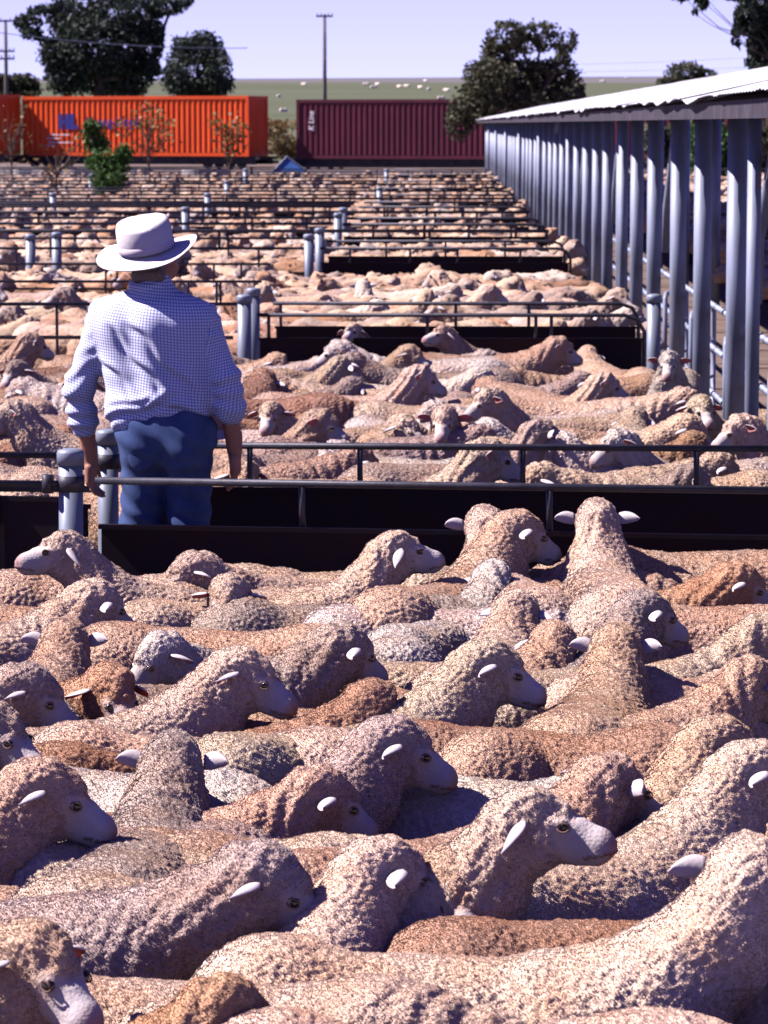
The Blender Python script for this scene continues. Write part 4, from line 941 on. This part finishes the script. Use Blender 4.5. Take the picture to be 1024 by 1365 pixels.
# sheep grazing on the far hill
GRZ = []; P, F, wl = LOW[3]
gz = mesh_from('grazing_sheep', P, F, {'wool': np.ones(len(P))}); gz.materials.append(M['wool']); rnd2 = random.Random(8)
for i, (px, py) in enumerate([(405, 113), (372, 128), (503, 113), (498, 117), (532, 116), (542, 115), (572, 120), (595, 121), (588, 130), (803, 109), (835, 104), (488, 113), (567, 108), (378, 146), (560, 117)]):
    best = min((abs(pix((at_y(px, py, y).x, y, hill_z(at_y(px, py, y).x, y) + .4))[1] - py), y) for y in range(230, 1500, 10)); y = min(best[1], 1350)
    x = at_y(px, py, y).x; o = link('grazing_sheep', gz, None, (x, y, hill_z(x, y) - .1)); s_ = .85 if y < 500 else 1.0; o.scale = (s_, s_, s_ * 1.25); o.rotation_euler[2] = rnd2.uniform(-1.2, 1.2); o.color = (.75, .68, .6, 1)
    GRZ.append((px, py, o)); tag(o, None, 'sheep', 'sheep grazing on the far hill')
for k_, (px, py, o) in enumerate(sorted(GRZ, key=lambda t: t[0])): o['label'] = 'tiny pale sheep grazing on the green hill, %s of fifteen from the left' % ordinal(k_ + 1)
# ---------------------------------------------------------------- the man, seen from behind
MX, MY = -1.112, 13.62
man = empty('person', (MX, MY, 0), R(-10)); tag(man, 'man seen from behind in pale brimmed hat, blue checked shirt and jeans, beside the gate', 'person')
def sdf_part(name, prims, vox, k, m, parent, disp=None, attrs=None):
    P, F = sdf_mesh(prims, vox, k); N = vnormals(P, F)
    P2 = disp(P, N) if disp else P
    me = mesh_from(name, P2, F, attrs(P) if attrs else None); me.materials.append(m); return link(name, me, parent)
M['skin'] = mat('tanned_skin', (.36, .17, .11), .6, 0, .15, 20, .15, 150)
M['denim'] = mat('blue_denim', (.05, .085, .20), .95, 0, .25, 14, .4, 300, col2=(.03, .055, .14))
M['hat'] = mat('pale_felt_hat', (.68, .62, .62), .9, 0, .08, 14, .2, 160)
M['hatband'] = mat('hat_band', (.66, .57, .58), .8, 0, .1, 20)
M['hair'] = mat('grey_hair', (.16, .13, .12), .8, 0, .3, 60, .4, 200, stretch=(3, 3, .6))
M['boot'] = mat('brown_boot', (.05, .03, .02), .6, 0, .3, 8)
def shirt_material():
    m = bpy.data.materials.new('blue_gingham_cotton'); m.use_nodes = True; n = m.node_tree.nodes; l = m.node_tree.links; b = n['Principled BSDF']
    b.inputs['Roughness'].default_value = .85; b.inputs['Specular IOR Level'].default_value = .15
    k = []
    for nm in ('across', 'along'):
        a = n.new('ShaderNodeAttribute'); a.attribute_name = nm
        f = n.new('ShaderNodeMath'); f.operation = 'MULTIPLY'; l.new(a.outputs['Fac'], f.inputs[0]); f.inputs[1].default_value = 1 / .0115
        fr = n.new('ShaderNodeMath'); fr.operation = 'FRACT'; l.new(f.outputs[0], fr.inputs[0])
        c = n.new('ShaderNodeMath'); c.operation = 'LESS_THAN'; l.new(fr.outputs[0], c.inputs[0]); c.inputs[1].default_value = .36; k.append(c)
    s = n.new('ShaderNodeMath'); s.operation = 'ADD'; l.new(k[0].outputs[0], s.inputs[0]); l.new(k[1].outputs[0], s.inputs[1])
    rp = n.new('ShaderNodeValToRGB'); rp.color_ramp.interpolation = 'CONSTANT'; h = n.new('ShaderNodeMath'); h.operation = 'MULTIPLY'; h.inputs[1].default_value = .5; l.new(s.outputs[0], h.inputs[0])
    e = rp.color_ramp.elements; e[0].position = 0; e[0].color = (.84, .84, .88, 1); e[1].position = .3; e[1].color = (.38, .42, .62, 1); x = e.new(.8); x.color = (.10, .12, .34, 1)
    l.new(h.outputs[0], rp.inputs[0]); l.new(rp.outputs[0], b.inputs['Base Color']); return m
M['shirt'] = shirt_material()
# body: one continuous figure (head, neck, trunk, arms, legs)
SL, SR = (-.205, .02, 1.435), (.178, .02, 1.425)
EL, ER = (-.315, .0, 1.16), (.285, -.01, 1.20)
WL_, WR_ = (-.30, .10, .86), (.305, .05, .915)
bodyp = [cone((-.035, .03, 1.50), (-.03, .07, 1.62), .062, .058), ell((-.03, .085, 1.675), (.078, .10, .115)), ell((.0, .16, 1.625), (.05, .05, .05)),
         cone((0, .02, 1.30), (-.01, .02, 1.08), .13, .13), cone(SL, SR, .06, .06), cone(SL, EL, .055, .045), cone(SR, ER, .055, .045),
         cone(EL, WL_, .043, .030), cone(ER, WR_, .044, .031), cone((-.03, 0, 1.0), (-.065, 0, .52), .09, .06), cone((.12, 0, 1.0), (.11, 0, .52), .09, .06),
         cone((-.065, 0, .52), (-.09, -.01, .1), .06, .045), cone((.11, 0, .52), (.095, -.01, .1), .06, .045), ell((.02, .185, 1.655), (.014, .022, .022)),
         ell((-.108, .085, 1.668), (.012, .024, .034)), ell((.049, .075, 1.662), (.012, .024, .034))]
def hand(wrist, dirn, side, curl):
    """palm, four unequal bent fingers, thumb leaving the side of the palm"""
    d = Vector(dirn).normalized(); w_ = Vector(wrist); fwd = Vector((0, 1, 0)); fwd = (fwd - d * fwd.dot(d)).normalized(); out = d.cross(fwd) * side; pr = []
    k_ = w_ + d * .085
    pr += [cone(w_, w_ + d * .03, .028, .026), cone(w_ + d * .03 - fwd * .022, k_ - fwd * .028, .020, .017), cone(w_ + d * .03, k_, .023, .019), cone(w_ + d * .03 + fwd * .02, k_ + fwd * .026, .021, .017)]
    for i, L in enumerate((.068, .082, .086, .076)):
        o = k_ + fwd * (-.030 + .020 * i); a1 = d * math.cos(curl * .5) - out * math.sin(curl * .5); a2 = d * math.cos(curl) - out * math.sin(curl); a3 = d * math.cos(curl * 1.5) - out * math.sin(curl * 1.5)
        p1 = o + a1 * L * .48; p2 = p1 + a2 * L * .3; p3 = p2 + a3 * L * .22
        pr += [cone(o, p1, .0095, .0088), cone(p1, p2, .0088, .008), cone(p2, p3, .008, .0068)]
    t0 = w_ + d * .025 + fwd * .028; t1 = t0 + (d * .6 + fwd * .7 - out * .2).normalized() * .042; t2 = t1 + (d * .95 + fwd * .2 - out * .3).normalized() * .034
    return pr + [cone(t0, t1, .013, .0105), cone(t1, t2, .0105, .008)]
hp_ = hand(WL_, (-.02, .12, -1), -1, .75) + hand(WR_, (.03, .05, -1), 1, .5)
P, F = sdf_mesh([('%s' % p[0],) + p[1:] for p in bodyp], .012, .035)
me = mesh_from('body', P, F); me.materials.append(M['skin']); link('body', me, man)
P, F = sdf_mesh(hp_ + [cone(Vector(WL_) + Vector((0, -.02, .06)), WL_, .033, .030), cone(Vector(WR_) + Vector((0, -.01, .06)), WR_, .034, .031)], .0045, .006)
hm = mesh_from('hands', P, F)
# hands stay part of the one continuous body mesh
bm_ = bmesh.new(); bm_.from_mesh(me); bm_.from_mesh(hm); bm_.to_mesh(me); bm_.free(); me.polygons.foreach_set('use_smooth', [True] * len(me.polygons))
sdf_part('hair', [ell((-.033, .065, 1.675), (.083, .098, .088)), cone((-.07, .0, 1.605), (.01, .0, 1.605), .03, .03)], .007, .02, M['hair'], man, lambda P, N: P + N * (.003 * noise3(P, 90, 2))[:, None])
# shirt
tors = [cone((-.135, .01, 1.40), (-.075, .0, 1.10), .12, .118), cone((.105, .01, 1.40), (.130, .0, 1.12), .12, .115), cone((0, -.01, 1.40), (.03, -.01, 1.12), .135, .13), cone((-.10, -.03, 1.065), (.02, -.03, 1.13), .105, .11),
        cone((-.02, .03, 1.51), (-.20, .02, 1.43), .075, .072), cone((-.02, .03, 1.51), (.17, .02, 1.42), .075, .072), cone((-.12, .0, 1.40), (.09, .0, 1.40), .11, .11), cone((-.02, .03, 1.50), (-.015, .045, 1.56), .085, .068)]
arms = [cone(SL, EL, .072, .056), cone(EL, (-.31, .03, 1.035), .056, .050), cone(SR, ER, .070, .055), cone(ER, (.298, .0, 1.09), .055, .050),
        cone((-.31, .03, 1.045), (-.308, .035, 1.015), .058, .057), cone((.298, .0, 1.10), (.300, .005, 1.07), .057, .055)]
def in_arm(P):
    dt = field(tors, P, .03); da = field(arms, P, .03); return da < dt - .004
def folds(P, N):
    x, y, z = P[:, 0], P[:, 1], P[:, 2]; rs = noise3(P, 6, 4)
    d1 = np.zeros(len(P)); lower = np.clip((1.22 - z) / .14, 0, 1)
    # long diagonal pulls from the left shoulder blade down to the right hip, as in the photograph
    for (x0, z0, x1, z1, wd, am) in [(-.08, 1.42, .19, 1.12, .016, .011), (-.17, 1.40, .08, 1.12, .015, .010), (-.21, 1.27, -.02, 1.09, .014, .009),
                                     (-.20, 1.02, .10, 1.12, .016, .012), (-.18, 1.07, .02, 1.13, .012, .008), (.02, 1.12, .22, 1.03, .014, .010)]:
        L = math.hypot(x1 - x0, z1 - z0); ux, uz = (x1 - x0) / L, (z1 - z0) / L
        t = (x - x0) * ux + (z - z0) * uz; s = (x - x0) * -uz + (z - z0) * ux + .012 * np.sin(t * 26 + x0 * 50)
        e = np.clip(np.minimum(t, L - t) / .06 + .4, 0, 1)
        d1 += am * e * (np.exp(-(s / wd) ** 2) - .8 * np.exp(-((s - wd * 1.8) / (wd * 1.1)) ** 2))
    d1 *= (y < .05)
    sl = in_arm(P); ring = .007 * np.sin(z * 95 + 6 * noise3(P, 7, 8)) * np.clip(noise3(P, 9, 2) + .5, 0, 1)
    d = np.where(sl, ring + .007 * rs, d1 + .006 * rs + lower * .004 * np.sin(x * 60 + z * 30 + 2 * rs))
    hem = np.clip((1.06 - z) / .05, 0, 1) * ~sl
    d = d + hem * .003 * np.sin(x * 90)
    out = P + N * d[:, None]
    return out
def weave(P):
    sl = in_arm(P); x, y, z = P[:, 0], P[:, 1], P[:, 2]
    ac = np.arctan2(x, -(y - .25)) * .36 + .01 * noise3(P, 6, 4); al = z + .12 * x * (y < .1) + .012 * noise3(P, 5, 5)
    cx = np.where(x < 0, -.275, .25); ang = np.arctan2(x - cx, -(y - .01)) * .08
    sh = np.where(x < 0, .3, -.25)
    return {'across': np.where(sl, ang + (z - 1.3) * sh * .3, ac), 'along': np.where(sl, z + (x - cx) * sh, al)}
sdf_part('shirt', tors + arms, .0075, .035, M['shirt'], man, folds, weave)
MB().tube([(-.085, .05, 1.572), (-.06, -.015, 1.566), (-.01, -.04, 1.562), (.04, -.018, 1.568), (.062, .05, 1.575)], [.016, .020, .021, .020, .016], 10)
sdf_part('collar', [cone((-.105, .05, 1.568), (-.085, -.012, 1.556), .018, .020), cone((-.085, -.012, 1.556), (-.035, -.036, 1.552), .02, .021), cone((-.035, -.036, 1.552), (.015, -.014, 1.560), .021, .02), cone((.015, -.014, 1.560), (.036, .05, 1.572), .02, .018)], .006, .012, M['shirt'], man, None, weave)
# jeans
jp = [cone((-.075, -.01, .98), (.075, -.01, .98), .135, .13), cone((-.082, 0, .92), (-.100, .0, .52), .100, .080), cone((.082, 0, .92), (.105, .0, .52), .100, .080),
      cone((-.085, 0, .52), (-.09, -.01, .10), .083, .07), cone((.09, 0, .52), (.095, -.01, .10), .083, .07), ell((-.07, -.06, .93), (.095, .085, .10)), ell((.075, -.06, .93), (.095, .085, .10))]
sdf_part('jeans', jp, .009, .022, M['denim'], man, lambda P, N: P + [.045, 0, 0] * np.clip((P[:, 2:3] - .1) / .8, 0, 1) + N * (.007 * noise3(P, 8, 1) + .004 * np.sin(P[:, 2] * 70 + P[:, 0] * 40 + 3 * noise3(P, 6, 2)))[:, None])
for x in (-.033, .127): sdf_part('back_pocket', [ell((x, -.118, .90), (.055, .018, .065))], .008, .01, M['denim'], man)
for x in (-.09, .095): sdf_part('boot', [cone((x, -.02, .10), (x, 0, .05), .06, .055), cone((x, .0, .045), (x, .14, .04), .055, .045)], .012, .02, M['boot'], man)
# hat: dented crown, wide brim dipping at the left
HX, HY, HZ = -.050, .06, 1.705
hat = empty('hat', (HX, HY, HZ)); hat.parent = man; hat.rotation_euler = (R(11), R(-9), R(10))
mb = MB(); n = 44; prof = [(.100, .004), (.105, .02), (.105, .06), (.103, .092), (.097, .110), (.080, .118), (.040, .110), (.001, .104)]
vs = []
for i, (r, z) in enumerate(prof):
    for k in range(n):
        a = 2 * math.pi * k / n; x, y = r * math.cos(a) * 1.06, r * math.sin(a) * 1.24
        zz = z + (.004 * math.cos(2 * a) * (r / .09) if i > 3 else 0) - (.012 * math.exp(-(x / .03) ** 2) if i >= 5 else 0) + (.010 * (y > 0) * (y / .1) if i > 3 else 0)
        pin = 1 - (.10 * math.exp(-((abs(a - math.pi / 2) - .55) / .3) ** 2) if i in (2, 3, 4) else 0)
        vs.append((x * pin, y * pin, zz))
mb.add(vs, [(i * n + k, i * n + (k + 1) % n, (i + 1) * n + (k + 1) % n, (i + 1) * n + k) for i in range(len(prof) - 1) for k in range(n)] + [tuple(range((len(prof) - 1) * n, len(prof) * n))])
me = mb.mesh('crown', M['hat'], True); link('crown', me, hat)
mb = MB(); vs = []; rings = [(.098, 0), (.125, -.006), (.16, -.008), (.198, -.003), (.205, .0), (.199, -.007), (.16, -.013), (.125, -.011), (.094, -.006)]
for r, z in rings:
    for k in range(n):
        a = 2 * math.pi * k / n; q = (r - .09) / .1; x, y = r * math.cos(a) * (1.0), r * math.sin(a) * 1.06
        zz = z + q * (.011 * math.cos(2 * a) - .012 * math.sin(a) * 0 - .022 * (math.cos(a + 2.2) > 0) * math.cos(a + 2.2) + .006 * math.sin(3 * a + 1))
        vs.append((x, y, zz))
mb.add(vs, [(i * n + k, (i + 1) * n + k, (i + 1) * n + (k + 1) % n, i * n + (k + 1) % n) for i in range(len(rings) - 1) for k in range(n)])
link('brim', mb.mesh('brim', M['hat'], True), hat)
mb = MB().lathe((0, 0, 0), [(.1035, .002), (.1075, .006), (.1085, .028), (.105, .034)], 44); mb.v = [(x * 1.06, y * 1.24, z) for x, y, z in mb.v]; mb.f = mb.f[:-2]; mb.build('hat_band', M['hatband'], hat, True)
